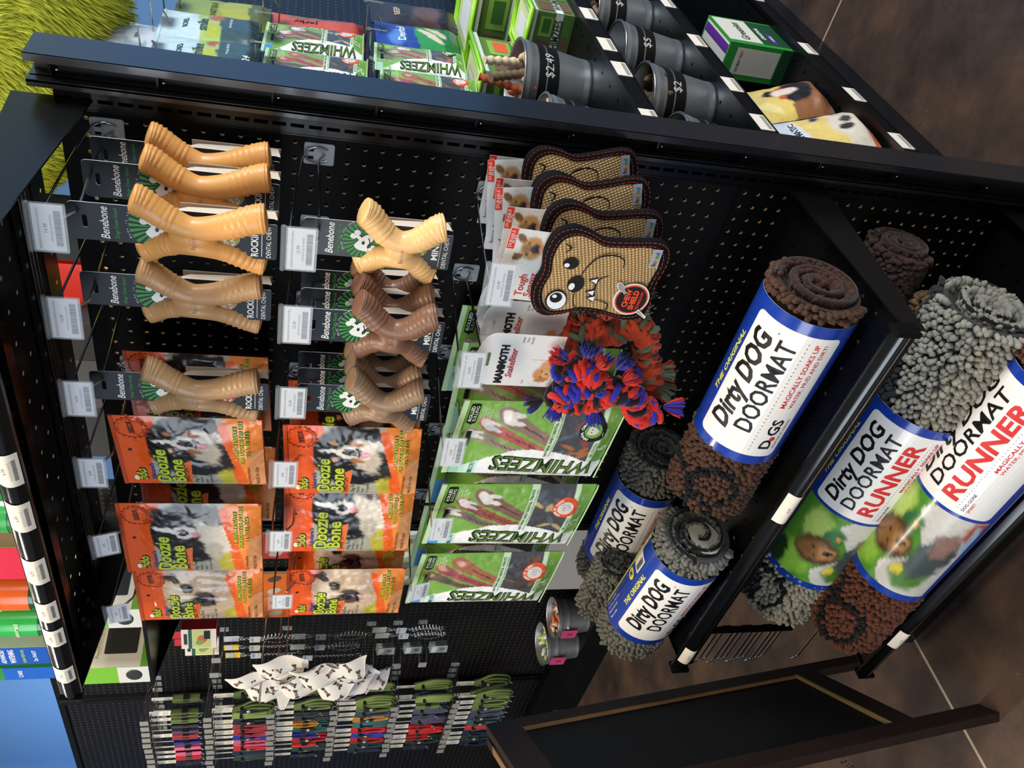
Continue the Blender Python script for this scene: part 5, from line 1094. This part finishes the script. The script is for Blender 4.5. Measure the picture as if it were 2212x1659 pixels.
band_bag('treat_bag', 'silver foil bag with white panel above the top side row', .17, .15, [(2, '#aab4bd'), (.55, '#8fa0ad'), (.25, '#c2c8cc')], [('NEW', .5, .4, .012, '#59646c', 0, .03)], (-.20, .735, 1.835), seed=15, rx=0, blobs=[(.6, .35, .3, .2, 0, '#d3d8dc', .4)])
band_bag('chew_bag', 'brown chew bag with a black and white dog, leaning on the lowest side shelf', .15, .175, [(2, '#c9cdd0'), (.84, '#d8bc62'), (.45, '#8a5a38'), (.12, '#7a4c30')], [('CHEWS', .35, .92, .012, '#5a5a60', 0, .04)], (-.040, .455, .478), seed=21, rx=-.30, T=.03, blobs=[(.55, .34, .28, .20, 0, '#1c1513', .2), (.64, .62, .11, .09, 0, '#1c1513', .2), (.60, .46, .10, .16, 0, '#dcc6b4', .25), (.45, .52, .06, .05, 0, '#b8552e', .3), (.72, .5, .05, .04, 0, '#b8552e', .3), (.9, .55, .07, .05, -20, '#20307c', .2), (.3, .7, .2, .06, 30, '#e6d28a', .5)])
band_bag('chew_bag', 'white topped chew bag with a spotted dog, lowest side shelf beside the post', .15, .185, [(2, '#c7cad2'), (.68, '#d9c070'), (.35, '#cfc4b0'), (.08, '#b8562c')], [('C.E.T.', .3, .86, .018, '#26306a', 0, .05), ('ENZYMATIC', .5, .75, .014, '#2c2c34', 0, .10)], (-.020, .265, .488), seed=23, rx=-.28, T=.03, blobs=[(.5, .28, .25, .13, 0, '#d3c8ba', .3), (.42, .26, .08, .08, 0, '#332e2c', .3), (.60, .22, .07, .06, 0, '#3e3836', .3), (.8, .5, .10, .05, -20, '#20307c', .2)])
# pegs of the side shelving
pk = make_peg('side_peg_hook', .30)
def side_peg(y, z, lb, first=[]):
    if not first: first.append(make_tag(pk, .30, 'DENTAL TREATS', '9.99', sw=.35))
    return place(pk, USED, (-.430, y, z), PI / 2, lb, 'peg hooks of the side shelving', sc=(1, 1.07, 1))
for z, nm in ((1.700, 'top'), (1.480, 'second'), (1.240, 'third')):
    for k, y in enumerate((.455, .600, .760, .930)): side_peg(y, z, 'chrome peg hook, %s row of the side shelving, %s from the end post' % (nm, ('first', 'second', 'third', 'fourth')[k]))

# ---------------------------------------------------------------- goods on the top shelf
def bottle(label, x, y, cols, txts, r=.028, h=.17, cap='#dcdcd8', box=False, w=None):
    t = thing('dental_bottle' if not box else 'dental_box', label, 'bottle' if not box else 'box', (x, y, 1.776))
    g = G()
    if box: g.box(-w, w, -.02, .02, 0, h, C(cols[0], 'gloss')); g.obj('carton', t)
    else: g.lathe([(0, 0), (r * .92, 0), (r, .005), (r, h * .78), (r * .8, h * .88), (r * .42, h * .94), (r * .42, h)], M('tinted bottle ' + cols[0], cols[0], .15, coat=.6, trans=.2), 28); g.obj('bottle_body', t); g = G(); g.lathe([(r * .5, h * .93), (r * .5, h * 1.1), (0, h * 1.1)], C(cap, 'gloss'), 20); g.obj('cap', t)
    g = G(); n = 20
    if box: g.rect(-w * .98, 0.002, w * .98, h * .62, .0206, C(cols[1], 'gloss'))
    else: g.add([((r + .0006) * math.sin(a), -(r + .0006) * math.cos(a), zz) for zz in (h * .12, h * .7) for a in [-1.5 + 3.0 * i / n for i in range(n + 1)]], [(i, i + 1, n + 2 + i, n + 1 + i) for i in range(n)], C(cols[1], 'gloss'), True)
    A = G()
    for s, v, sz, c in txts: A.text(s, 0, h * v, sz, .001, C(c), bold=.02, fit=min(.042, len(s) * sz * .62))
    if box: g.join(A, lambda a, b, c: (a, b - .020, c))
    else: A.slice([-.03 + .004 * i for i in range(16)], ()); g.join(A, lambda a, b, c: ((r + .0006 - b) * math.sin(a / r), -(r + .0006 - b) * math.cos(a / r), c))
    g.obj('label_wrap', t); return t
bottle('blue boxed dental kit at the left end of the top shelf', -.858, -.335, ('#2f8f46', '#1f62c4'), [('CARE', .45, .009, '#dfe8f4')], box=True, w=.020, h=.15)
bottle('dental gel box with a blue ADVANCED WHITENING label on the top shelf', -.800, -.335, ('#d9d6c8', '#1a57b8'), [('ADVANCED', .50, .010, '#eef2f6'), ('WHITENING', .42, .012, '#eef2f6'), ('CLEAN TEETH GEL', .32, .006, '#b8d04a'), ('2x FAST', .22, .008, '#dfe8f4')], box=True, w=.027, h=.17)
bottle('green dental bottle labelled CARE on the top shelf', -.722, -.330, ('#1f7a44', '#31b04a'), [('CARE', .50, .015, '#e8f2e4'), ('natural', .30, .009, '#d8ecc8')], r=.030)
bottle('orange skin and coat bottle with a dark green base on the top shelf', -.640, -.330, ('#1c5a3a', '#e2621e'), [('DENTAL CARE', .52, .009, '#f4e4d0'), ('SKIN & COAT', .38, .012, '#f4e4d0')], r=.033)
bottle('red and tan pouch shaped box on the top shelf, second from the right', -.545, -.330, ('#c9a27a', '#d8304a'), [('PET', .4, .012, '#f0d8d0')], box=True, w=.040, h=.16)
bottle('green bottle at the right of the top shelf goods', -.450, -.330, ('#2f8f46', '#3aa04a'), [('FRESH', .5, .012, '#e8f2e4')], r=.028)
# ---------------------------------------------------------------- fluffy yellow-green plush above the side run
t = thing('fluffy_plush', 'huge shaggy yellow green plush above the side shelving', 'plush', (-.12, .88, 2.24)); RX, RY, RZ = .62, .40, .44
fur = M('yellow green faux fur', None, .75, attr=True, sheen=.3, spec=.2)
g = G(); g.ball((0, 0, 0), (RX * .97, RY * .97, RZ * .97), M('fur base', '#c2c83c', .9), 40, 28); g.obj('plush_body', t)
rs = random.Random(4); g = G(); V_, F_, C_ = [], [], []; c0 = np.array(lin('#dbe14e')); 
for k in range(34000):
    zz = rs.uniform(-1, .6); a = rs.uniform(PI * .9, PI * 2.1); q = math.sqrt(1 - zz * zz); n_ = Vector((q * math.cos(a), q * math.sin(a), zz)); p = Vector((n_.x * RX * .96, n_.y * RY * .96, n_.z * RZ * .96))
    sw = vnoise(np.array(p.x * 9), np.array(p.z * 9), 3) - .5; d = (n_ * .55 + Vector((float(sw) * 2.6 + .15 + rs.uniform(-.35, .35), -.1, -.70 + rs.uniform(-.3, .3)))).normalized(); L_ = rs.uniform(.022, .042); s_ = d.orthogonal().normalized() * .0013; u_ = d.cross(s_); o = len(V_)
    m_ = p + d * L_ * .6 + n_ * .006; e_ = p + d * L_ + Vector((0, 0, -.006))
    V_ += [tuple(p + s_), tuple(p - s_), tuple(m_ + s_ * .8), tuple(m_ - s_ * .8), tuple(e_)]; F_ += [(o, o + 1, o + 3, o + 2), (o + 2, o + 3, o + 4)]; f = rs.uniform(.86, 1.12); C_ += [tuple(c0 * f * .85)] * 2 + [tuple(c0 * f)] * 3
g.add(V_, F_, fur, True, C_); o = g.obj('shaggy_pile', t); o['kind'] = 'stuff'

# ================================================================ goods on the far wall across the left aisle
greyP = M('grey scan plate', '#8b8b88', .5)
def far_peg():
    t = thing('far_peg_hook', '', 'peg hook'); g = G(); g.slab(rrect(-.016, -.02, .016, .02, .003, 2), .0, .003, clearp2); g.obj('back_plate', t)
    g = G(); g.tube([(0, 0, -.004), (0, -.19, 0), (0, -.20, .010)], .0025, chrome, 6); g.tube([(.003, 0, .012), (.003, -.03, .026), (.003, -.205, .034)], .002, chrome, 6); g.obj('wires', t)
    g = G(); g.slab(rrect(-.017, .004, .020, .038, .002, 2), .205, .207, greyP); g.obj('scan_plate', t); return t
fp = far_peg()
webs = {}
def lead(cname, col, kind, seed):
    t = thing('dog_leash', '', 'leash' if kind != 'collar' else 'collar'); rs = random.Random(seed); m = M('webbing ' + col, col, .85, bump=.5, bscale=600); m2 = C('#15161a', 'cloth')
    g = G(); g.slab([(-.013, -.075), (.013, -.075), (.013, .010), (-.013, .010)], -.0005, .0005, C('#cfc8b8' if seed % 3 else '#d8d4cc')); 
    for k in range(4): g.rect(-.008, -.045 - k * .006, .008, -.043 - k * .006, .0009, C('#9a958a'))
    g.obj('hang_card', t)
    def strap(pts, w, mm, nm):
        g = G(); P = [Vector(p) for p in spl(pts, 6)]; vs = []; n = len(P)
        for i, p in enumerate(P):
            T = (P[min(i + 1, n - 1)] - P[max(i - 1, 0)]).normalized(); s_ = T.cross(Vector((0, 1, 0))); s_ = s_.normalized() if s_.length > .01 else Vector((1, 0, 0)); nn = Vector((0, 1, 0))
            vs += [p + nn * w / 2 - s_ * .001, p - nn * w / 2 - s_ * .001, p - nn * w / 2 + s_ * .001, p + nn * w / 2 + s_ * .001]
        f = [];
        for i in range(n - 1):
            for q in range(4): f.append((i * 4 + q, i * 4 + (q + 1) % 4, i * 4 + 4 + (q + 1) % 4, i * 4 + 4 + q))
        g.add(vs, f, mm, True); return g.obj(nm, t)
    if kind == 'lead':
        for k in range(3):
            a = .010 + .007 * k; y = -.006 + .007 * k; j = rs.uniform(-.01, .01)
            strap([(-.004, y, -.072), (-a, y, -.11), (-a * 1.4 + j, y, -.17), (-a + j, y, -.222 - .008 * k), (j, y, -.235 - .008 * k), (a + j, y, -.222 - .006 * k), (a * 1.3 + j, y, -.165), (a * .6, y, -.11), (.004, y, -.074)], .016, m if k != 1 else m, 'webbing_loop')
        g = G(); g.box(-.014, .014, -.018, .012, -.118, -.106, m2); g.obj('tie_band', t)
        g = G(); g.slab(rrect(-.010, -.165, .010, -.118, .004, 3), .012, .016, m2); g.ell(0, -.140, .007, .007, .0165, C('#e6e4de'), n=16); g.text('6', 0, -.140, .013, .0172, inkK, bold=.03); g.obj('size_badge', t) if seed % 2 else None
        g = G(); g.tube([(.006, -.012, -.235), (.010, -.014, -.252), (.006, -.014, -.262), (.001, -.012, -.250)], .0022, chrome, 6, closed=True); g.obj('clasp', t)
    else:
        for k in range(3):
            y = -.008 + .008 * k; strap([(-.010, y, -.074), (-.013, y, -.11), (-.012, y, -.15), (-.010, y, -.185)], .016, m, 'webbing_loop'); strap([(.004, y, -.074), (.007, y, -.12), (.006, y, -.185)], .016, m, 'webbing_loop')
        g = G(); g.box(-.018, .016, -.014, .012, -.142, -.118, m2); g.obj('buckle', t)
        g = G(); g.tube([(.0 + .009 * math.cos(a), -.018, -.192 + .009 * math.sin(a)) for a in [2 * PI * i / 12 for i in range(12)]], .0016, chrome, 6, closed=True); g.obj('ring', t)
    return t
PAL = [('olive green', '#6d8048'), ('light olive', '#7f9350'), ('dark slate', '#30343e'), ('dusky purple', '#4c4560'), ('coral red', '#b0404a'), ('royal blue', '#24318f'), ('pink', '#d4688a'), ('bright red', '#b82a30'), ('navy', '#1b2340'), ('dark green', '#1d3b34'), ('amber', '#c98a24'), ('teal', '#2f6468'), ('scarlet', '#d02c2c'), ('blue', '#2d3fae'), ('slate grey', '#4a5468')]
rowz = (1.915, 1.665, 1.405, 1.135, .865, .585)
ROWC = [(0, 0, 2, 3, 4, 5, 6, 6, 7, 8), (0, 1, 2, 4, 4, 5, 6, 7, 8, 9), (0, 2, 2, 10, 11, 5, 7, 7, 9, 8), (1, 0, 14, 10, 11, 12, 13, 7, 9, 8), (1, 0, 14, 14, 3, 12, 12, 7, 9, 8), (0, 1, 0, 14, 3, 11, 7, 8, 9, 8)]
protos = {}; ordn = ('first', 'second', 'third', 'fourth', 'fifth', 'sixth', 'seventh', 'eighth', 'ninth', 'tenth'); rown = ('top', 'second', 'third', 'fourth', 'fifth', 'lowest')
rs = random.Random(11)
for r, z in enumerate(rowz):
    for c in range(10):
        x = -3.045 - .053 * c - .012 * r * 0; zz = z + rs.uniform(-.004, .004)
        place(fp, USED, (x, .80, zz), 0, 'grey plated hook on the far wall, %s hook row, %s from the right' % (rown[r], ordn[c]), 'grey plated hooks on the far wall')
        nm, col = PAL[ROWC[r][c]]; kind = 'collar' if r == 0 or (r in (2, 4) and c % 2) else 'lead'
        for dpt in ((.635,) if c % 2 else (.635, .70)) if c < 3 else (.635,):
            k = (nm, kind)
            if k not in protos: protos[k] = lead(nm, col, kind, len(protos) + 3)
            lab = '%s dog %s on the far wall, %s hook row, %s hook from the right%s' % (nm, 'collar' if kind == 'collar' else 'leash', rown[r], ordn[c], ', behind another' if dpt > .66 else '')
            if len(lab.split()) > 16: lab = '%s dog leash, far wall, %s hook row, %s hook from the right, behind' % (nm, rown[r], ordn[c])
            o = place(protos[k], USED, (x + rs.uniform(-.004, .004), dpt, zz - .004), rs.uniform(-.35, .35), lab, 'dog leashes and collars on the far wall')
            if kind == 'collar': o['category'] = 'collar'
# chain collars, clear packs, boxes between the leashes and the end display
def chain(g, P, m, r=.0011, a=.005, b=.0032):
    L = [Vector(p) for p in P]
    for i in range(len(L) - 1):
        u = (L[i + 1] - L[i]).normalized(); v = (u.cross(Vector((0, 1, 0))) if i % 2 else Vector((0, 1, 0))).normalized(); c = (L[i] + L[i + 1]) / 2
        g.tube([tuple(c + u * a * math.cos(q) + v * b * math.sin(q)) for q in [2 * PI * k / 8 for k in range(8)]], r, m, 4, closed=True)
def chain_collar(label, x, y, z, ln, card, prong=False, loops=2):
    t = thing('chain_collar', label, 'chain collar', (x, y, z), 0, 'chain collars on clear cards')
    g = G(); g.slab([(-.020, -.045), (.020, -.045), (.020, .012), (-.020, .012)], 0, .001, C(card)); g.rect(-.016, -.02, .016, .006, .0016, C('#b9c2cc')); g.obj('hang_card', t)
    for k in range(loops):
        g = G(); dx = (k - (loops - 1) / 2) * .012; n = int(ln / .0075); chain(g, [(dx, -.004 * k, -.050 - .0075 * i) for i in range(n)], chrome); g.obj('chain', t)
    g = G(); g.tube([(.012 * math.cos(q), 0, -.056 + .012 * math.sin(q)) for q in [2 * PI * k / 14 for k in range(14)]], .0018, chrome, 6, closed=True); g.obj('ring', t); g = G(); g.tube([(.010 * math.cos(q), 0, -.056 - ln + .010 * math.sin(q)) for q in [2 * PI * k / 14 for k in range(14)]], .0016, chrome, 6, closed=True); g.obj('ring', t)
    if prong:
        g = G()
        for i in range(9):
            for s in (-1, 1):
                z0 = -.05 - ln * .45 - i * .014; x0 = s * (.012 + .018 * math.sin(PI * i / 8)); g.tube([(x0, 0, z0), (x0 - s * .012, -.012, z0 - .004), (x0 - s * .012, -.012, z0 - .011), (x0, 0, z0 - .014)], .0017, chrome, 5)
        g.obj('prong_links', t)
    g = G(); g.slab([(-.022, -.125), (.020, -.125), (.020, -.085), (-.022, -.085)], .006, .0068, C('#c7cac9')) ; g.rect(-.016, -.100, .014, -.090, .0072, C('#7f9cc0')); g.obj('paper_flag', t)
    return t
yc = .66
for lb, x, z, ln, cd_, pr, lo in (('slim chain collar with a yellow card, upper left of the chain group', -2.700, 1.600, .22, '#e0b83a', False, 2), ('chain collar with a yellow card beside the prong collar', -2.640, 1.605, .19, '#e3c04a', False, 2), ('prong collar bundle on a clear card, upper chain row', -2.575, 1.605, .17, '#b5babb', True, 2), ('long single chain lead with white paper flag, lowest in the chain group', -2.735, 1.395, .26, '#c6c9c8', False, 1), ('hanging prong collar with a white folded paper flag', -2.655, 1.350, .20, '#bcc2c6', True, 2), ('chain collar with square steel clasp, right of the chain group', -2.575, 1.350, .24, '#bcc2c6', True, 1), ('dense steel prong collar below the green bags', -2.590, 1.015, .22, '#bfc4c4', True, 2), ('steel prong collar behind the leftmost green bag', -2.545, 1.030, .22, '#bfc4c4', True, 2)):
    chain_collar(lb, x + .07, yc, z, ln, cd_, pr, lo)
for k, (x, z) in enumerate(((-2.64, 1.010), (-2.64, .895), (-2.64, .785))):
    t = thing('clear_part_pack', 'small clear pack of spare parts on the far wall, %s of three' % ('highest', 'middle', 'lowest')[k], 'pack', (x, yc, z), 0, 'clear packs of spare parts')
    for d in range(3): g = G(); g.slab([(-.030, -.075), (.026, -.072), (.026, .0), (-.030, .0)], .0, .001, C('#8f969a')); g.rect(-.024, -.028, .02, -.006, .0014, C('#c9ced0')); g.ell(0, -.05, .012, .012, .0014, C('#5f656a'), n=12); g.warp(lambda a, b, c: (a + .012 * d, b - .018 * d + .02, c)); g.obj('pack_card', t)
    place(fp, USED, (x - .015, .80, z + .012), 0, 'bare grey plated hook above the small clear packs, %s of three' % ('highest', 'middle', 'lowest')[k], 'hooks holding the clear packs')
for k, (x, z) in enumerate(((-2.665, 1.63), (-2.55, 1.62), (-2.67, 1.375), (-2.53, 1.375))): place(fp, USED, (x, .80, z), 0, 'grey plated hook holding chain collars, %s pair, %s one' % ('upper' if k < 2 else 'lower', 'left' if k % 2 == 0 else 'right'), 'hooks holding chain collars')
# small white first-aid cartons
for k, (x, y, z) in enumerate(((-2.43, .64, 1.640), (-2.535, .67, 1.635))):
    t = thing('small_carton', ('small white carton with a dog picture hanging beside the chain collars', 'second small white carton, half behind the first one')[k], 'carton', (x, y, z), .15, 'small white cartons on the far wall')
    g = G(); g.box(-.055, .055, -.022, .022, 0, .125, C('#d9d2c8')); g.obj('carton', t)
    g = G(); g.rect(-.050, .02, .050, .085, .0226, C('#b9c27a')); g.ell(.0, .05, .022, .018, .023, C('#b86a50')); g.ell(-.02, .06, .014, .014, .0232, C('#7f9a5a')); g.rect(-.055, .087, .055, .10, .0226, C('#2f5a48')); g.rect(-.03, .104, .03, .116, .0226, C('#33363a')); g.rect(.0, .022, .046, .044, .0234, C('#1d2530'))
    for q, c in enumerate(('#d9a24a', '#c9744a', '#d0907a')): g.box(-.0556, -.0552, -.018, .018, .02 + .026 * q, .042 + .026 * q, C(c))
    g.box(.0552, .0558, -.022, .022, 0, .125, C('#a8242c')); g.obj('printed_faces', t)
    g = G(); g.slab([(-.02, .12), (.02, .12), (.02, .165), (-.02, .165)], -.001, .001, C('#b83038')); g.obj('hang_tab', t)
# big backpack carrier cartons on a bracket shelf
t = thing('bracket_shelf', 'black bracket shelf carrying the white carrier cartons', 'shelf', (-2.02, .58, 1.832)); g = G(); g.box(-.30, .37, -.20, .22, -.012, .0, black); g.obj('board', t)
for s in (-1, 1): g = G(); g.slab([(0, 0), (0, -.10), (.38, -.012), (.38, 0)], 0, .003, black); g.warp(lambda x, y, z: (s * .40 - y * .0, .20 - x, z - .0) if False else ((.34 if s > 0 else -.29) + y, .20 - x, z)); g.obj('bracket', t)
def carrier(label, x, y, L, rz):
    t = thing('carrier_carton', label, 'carton', (x, y, 1.832), rz, 'white and green carrier cartons'); H, D = .235, .052
    g = G(); g.box(-L / 2, L / 2, -D, D, 0, H, C('#e6dfcb')); g.obj('carton', t)
    g = G(); h = D + .0006; gr_ = C('#6fae35'); g.rect(-L / 2, 0, L / 2, .028, h, gr_); g.box(-L / 2 - .0008, -L / 2, -D, D, .0, H, gr_); g.box(-L / 2 - .0014, -L / 2 - .0008, -D, D, 0, .10, C('#c9cac8')); g.ball((-L / 2 - .002, 0, .05), (.002, .035, .026), C('#2e3032'), 14, 8)
    g.slab(rrect(-L / 2 + .05, .045, -L / 2 + .235, .148, .005, 3), h, h + .001, C('#2c2b29')); g.ell(.088, .10, .066, .045, h, C('#55504e'), rot=.3); g.ell(.130, .165, .03, .022, h + .0004, C('#8a7466')); g.ell(.122, .17, .014, .02, h + .0008, C('#4a3c34')); g.ell(.04, .085, .06, .02, h, C('#a49cae'), rot=.4)
    x0 = -L / 2 + .045
    g.slab(rrect(x0 - .012, .192, x0 + .115, .236, .005, 3), h, h + .0003, C('#cfc8b8'))
    for ch, c_ in zip('hound', ('#33363a', '#4a4c50', '#d9a12b', '#c4412c', '#33363a')): g.text(ch, x0 + .008, .214, .044, h + .001, C(c_), bold=.03); x0 += .0215
    g.text('PoochPouch Backpack Carrier', -L / 2 + .13, .168, .016, h + .0006, C('#9a9a58'), fit=.19); g.rect(-L / 2 + .05, .158, -L / 2 + .19, .1587, h + .0006, C('#8a8678'))
    g.obj('printed_faces', t); return t
carrier('white and green carrier carton with a black bag picture on the far wall', -2.252, .555, .33, PI / 2); carrier('second white and green carrier carton, farther right behind the end display', -1.90, .555, .33, PI / 2)
# orange flat packs and bits seen between the pouches
for k, (x, z, c, lb) in enumerate(((-2.31, 1.57, '#d0682a', 'orange flat pack with small dog pictures seen between the hanging pouches'), (-2.47, 1.56, '#d87434', 'orange flat pack partly hidden behind a small treat pouch'), (-2.06, 1.57, '#b8403a', 'red flat pack seen behind the middle row of pouches'), (-1.93, .98, '#3f76a8', 'blue clamshell pack behind the green brush bags'), (-2.08, 1.0, '#7a8a3a', 'olive and yellow clamshell pack behind the green brush bags'), (-2.24, .99, '#4a7a4a', 'green card clamshell at the left of the blue one'))):
    t = thing('flat_pack', lb, 'pack', (x, .786, z)); g = G(); g.slab(rrect(-.075, -.20, .075, 0, .006, 3), 0, .012, C(c), C('#cfc8b8')); 
    for q in range(4): g.ell(-.04 + .08 * (q % 2), -.05 - .085 * (q // 2), .018, .028, .0126, C(('#d9d2c4', '#2c2a28', '#b9b0a0', '#50483f')[q]), rot=.5)
    g.rect(-.05, -.02, .05, -.008, .0126, C('#e6e0d4')); g.obj('card', t); g = G(); g.slab(rrect(-.06, -.18, .06, -.03, .008, 3), .013, .030, clearp, holes=()); g.obj('blister', t) if k > 2 else None
# bandanas
bandm = M('white printed cotton', '#d3cec6', .9, bump=.4, bscale=700)
def bandana(label, A_, B_, C_, Y, seed, shade='#d8d3cb'):
    """cotton triangle hanging from its top corner A_, the lower corners B_ (left) and C_ (right)"""
    t = thing('bandana', label, 'bandana', (A_[0], Y, A_[1]), 0, 'white bone print bandanas'); rs = random.Random(seed)
    B2, C2 = Vector((B_[0] - A_[0], B_[1] - A_[1])), Vector((C_[0] - A_[0], C_[1] - A_[1]))
    fold = lambda x, z: .016 * math.sin(x * 46 + z * 18 + seed) * min(1, abs(z) * 12) + .010 * math.sin(z * 34 - x * 26) - .012
    def f(u, v): q = B2 * (1 - u) + C2 * u; w_ = .10 * math.sin(PI * u) + .012 * math.sin(u * 21 + seed); q = q * v * (1 + w_ * v); return (q.x + .012 * (u - .5) * (1 - v), fold(q.x, q.y), q.y)
    m = M('white printed cotton ' + shade, shade, .9, bump=.4, bscale=700); g = G(); g.grid(24, 24, f, m, True)
    A = G(); dk, rd = C('#2d2827'), C('#9a5048'); pts = []
    for i in range(160):
        u, v = rs.random(), rs.uniform(.18, 1); x, _, z = f(u, v)
        if u < .1 or u > .9 or any((x - p) ** 2 + (z - q) ** 2 < .040 ** 2 for p, q in pts) or v > .93: continue
        pts.append((x, z)); a = rs.choice((.9, -.7, .3, 1.3)); c, s = math.cos(a), math.sin(a)
        A.line([(x - c * .012, z - s * .012), (x + c * .012, z + s * .012)], .009, .0012, dk); A.line([(x - c * .008, z - s * .008), (x + c * .008, z + s * .008)], .006, .0017, C('#8f8a80')); A.ell(x, z, .0035, .0035, .0022, rd, n=8)
        for sx in (-1, 1):
            for sy in (-1, 1): A.ell(x + sx * c * .014 - sy * s * .0045, z + sx * s * .014 + sy * c * .0045, .0042, .0042, .0014, dk, n=8)
    A.slice([-.4 + .012 * i for i in range(60)], [-.4 + .012 * i for i in range(36)]); g.join(A, lambda x, y, z: (x, fold(x, z) + y, z)); g.obj('cloth', t)
    g = G(); g.tube([f(i / 16, 1) for i in range(17)], .0022, m, 6); g.obj('hem', t); return t
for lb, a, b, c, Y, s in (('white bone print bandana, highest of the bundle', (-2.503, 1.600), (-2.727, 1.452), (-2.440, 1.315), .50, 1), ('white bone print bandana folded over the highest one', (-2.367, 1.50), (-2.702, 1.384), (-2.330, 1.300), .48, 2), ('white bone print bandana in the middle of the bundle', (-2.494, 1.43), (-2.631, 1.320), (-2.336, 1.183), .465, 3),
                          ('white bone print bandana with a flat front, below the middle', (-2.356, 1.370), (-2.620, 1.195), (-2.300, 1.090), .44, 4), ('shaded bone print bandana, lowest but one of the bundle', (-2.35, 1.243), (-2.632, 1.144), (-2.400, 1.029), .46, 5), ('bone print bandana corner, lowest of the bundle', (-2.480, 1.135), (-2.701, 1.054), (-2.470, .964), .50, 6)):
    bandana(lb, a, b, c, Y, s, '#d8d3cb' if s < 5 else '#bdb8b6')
t = thing('chrome_peg', 'long chrome peg carrying the bone print bandanas', 'hook', (-2.53, .80, 1.46)); g = G(); g.tube([(0, 0, 0), (0, -.40, .01)], .004, chrome, 8); g.obj('wire', t); g = G(); g.box(-.02, .02, -.004, 0, -.03, .03, black); g.obj('back_plate', t)
# low deck with two steel pails
t = thing('low_deck', 'low black deck along the foot of the far wall', 'shelf', (-2.48, .69, 0)); g = G(); g.box(-.66, .66, -.10, .045, 0, .13, blackmatte); g.obj('deck', t)
crock('steel_pail', 'steel pail with a pink label at the foot of the far wall, left one', -2.625, .655, .131, .090, .155, None, ('#c9d27a', '#e0e0d8'), '#b8406e', 'steel pails with pink labels'); crock('steel_pail', 'steel pail with a pink label, half behind the green bag, right one', -2.43, .665, .131, .085, .150, None, ('#d86a3a', '#d0ccc4'), '#b8406e', 'steel pails with pink labels')
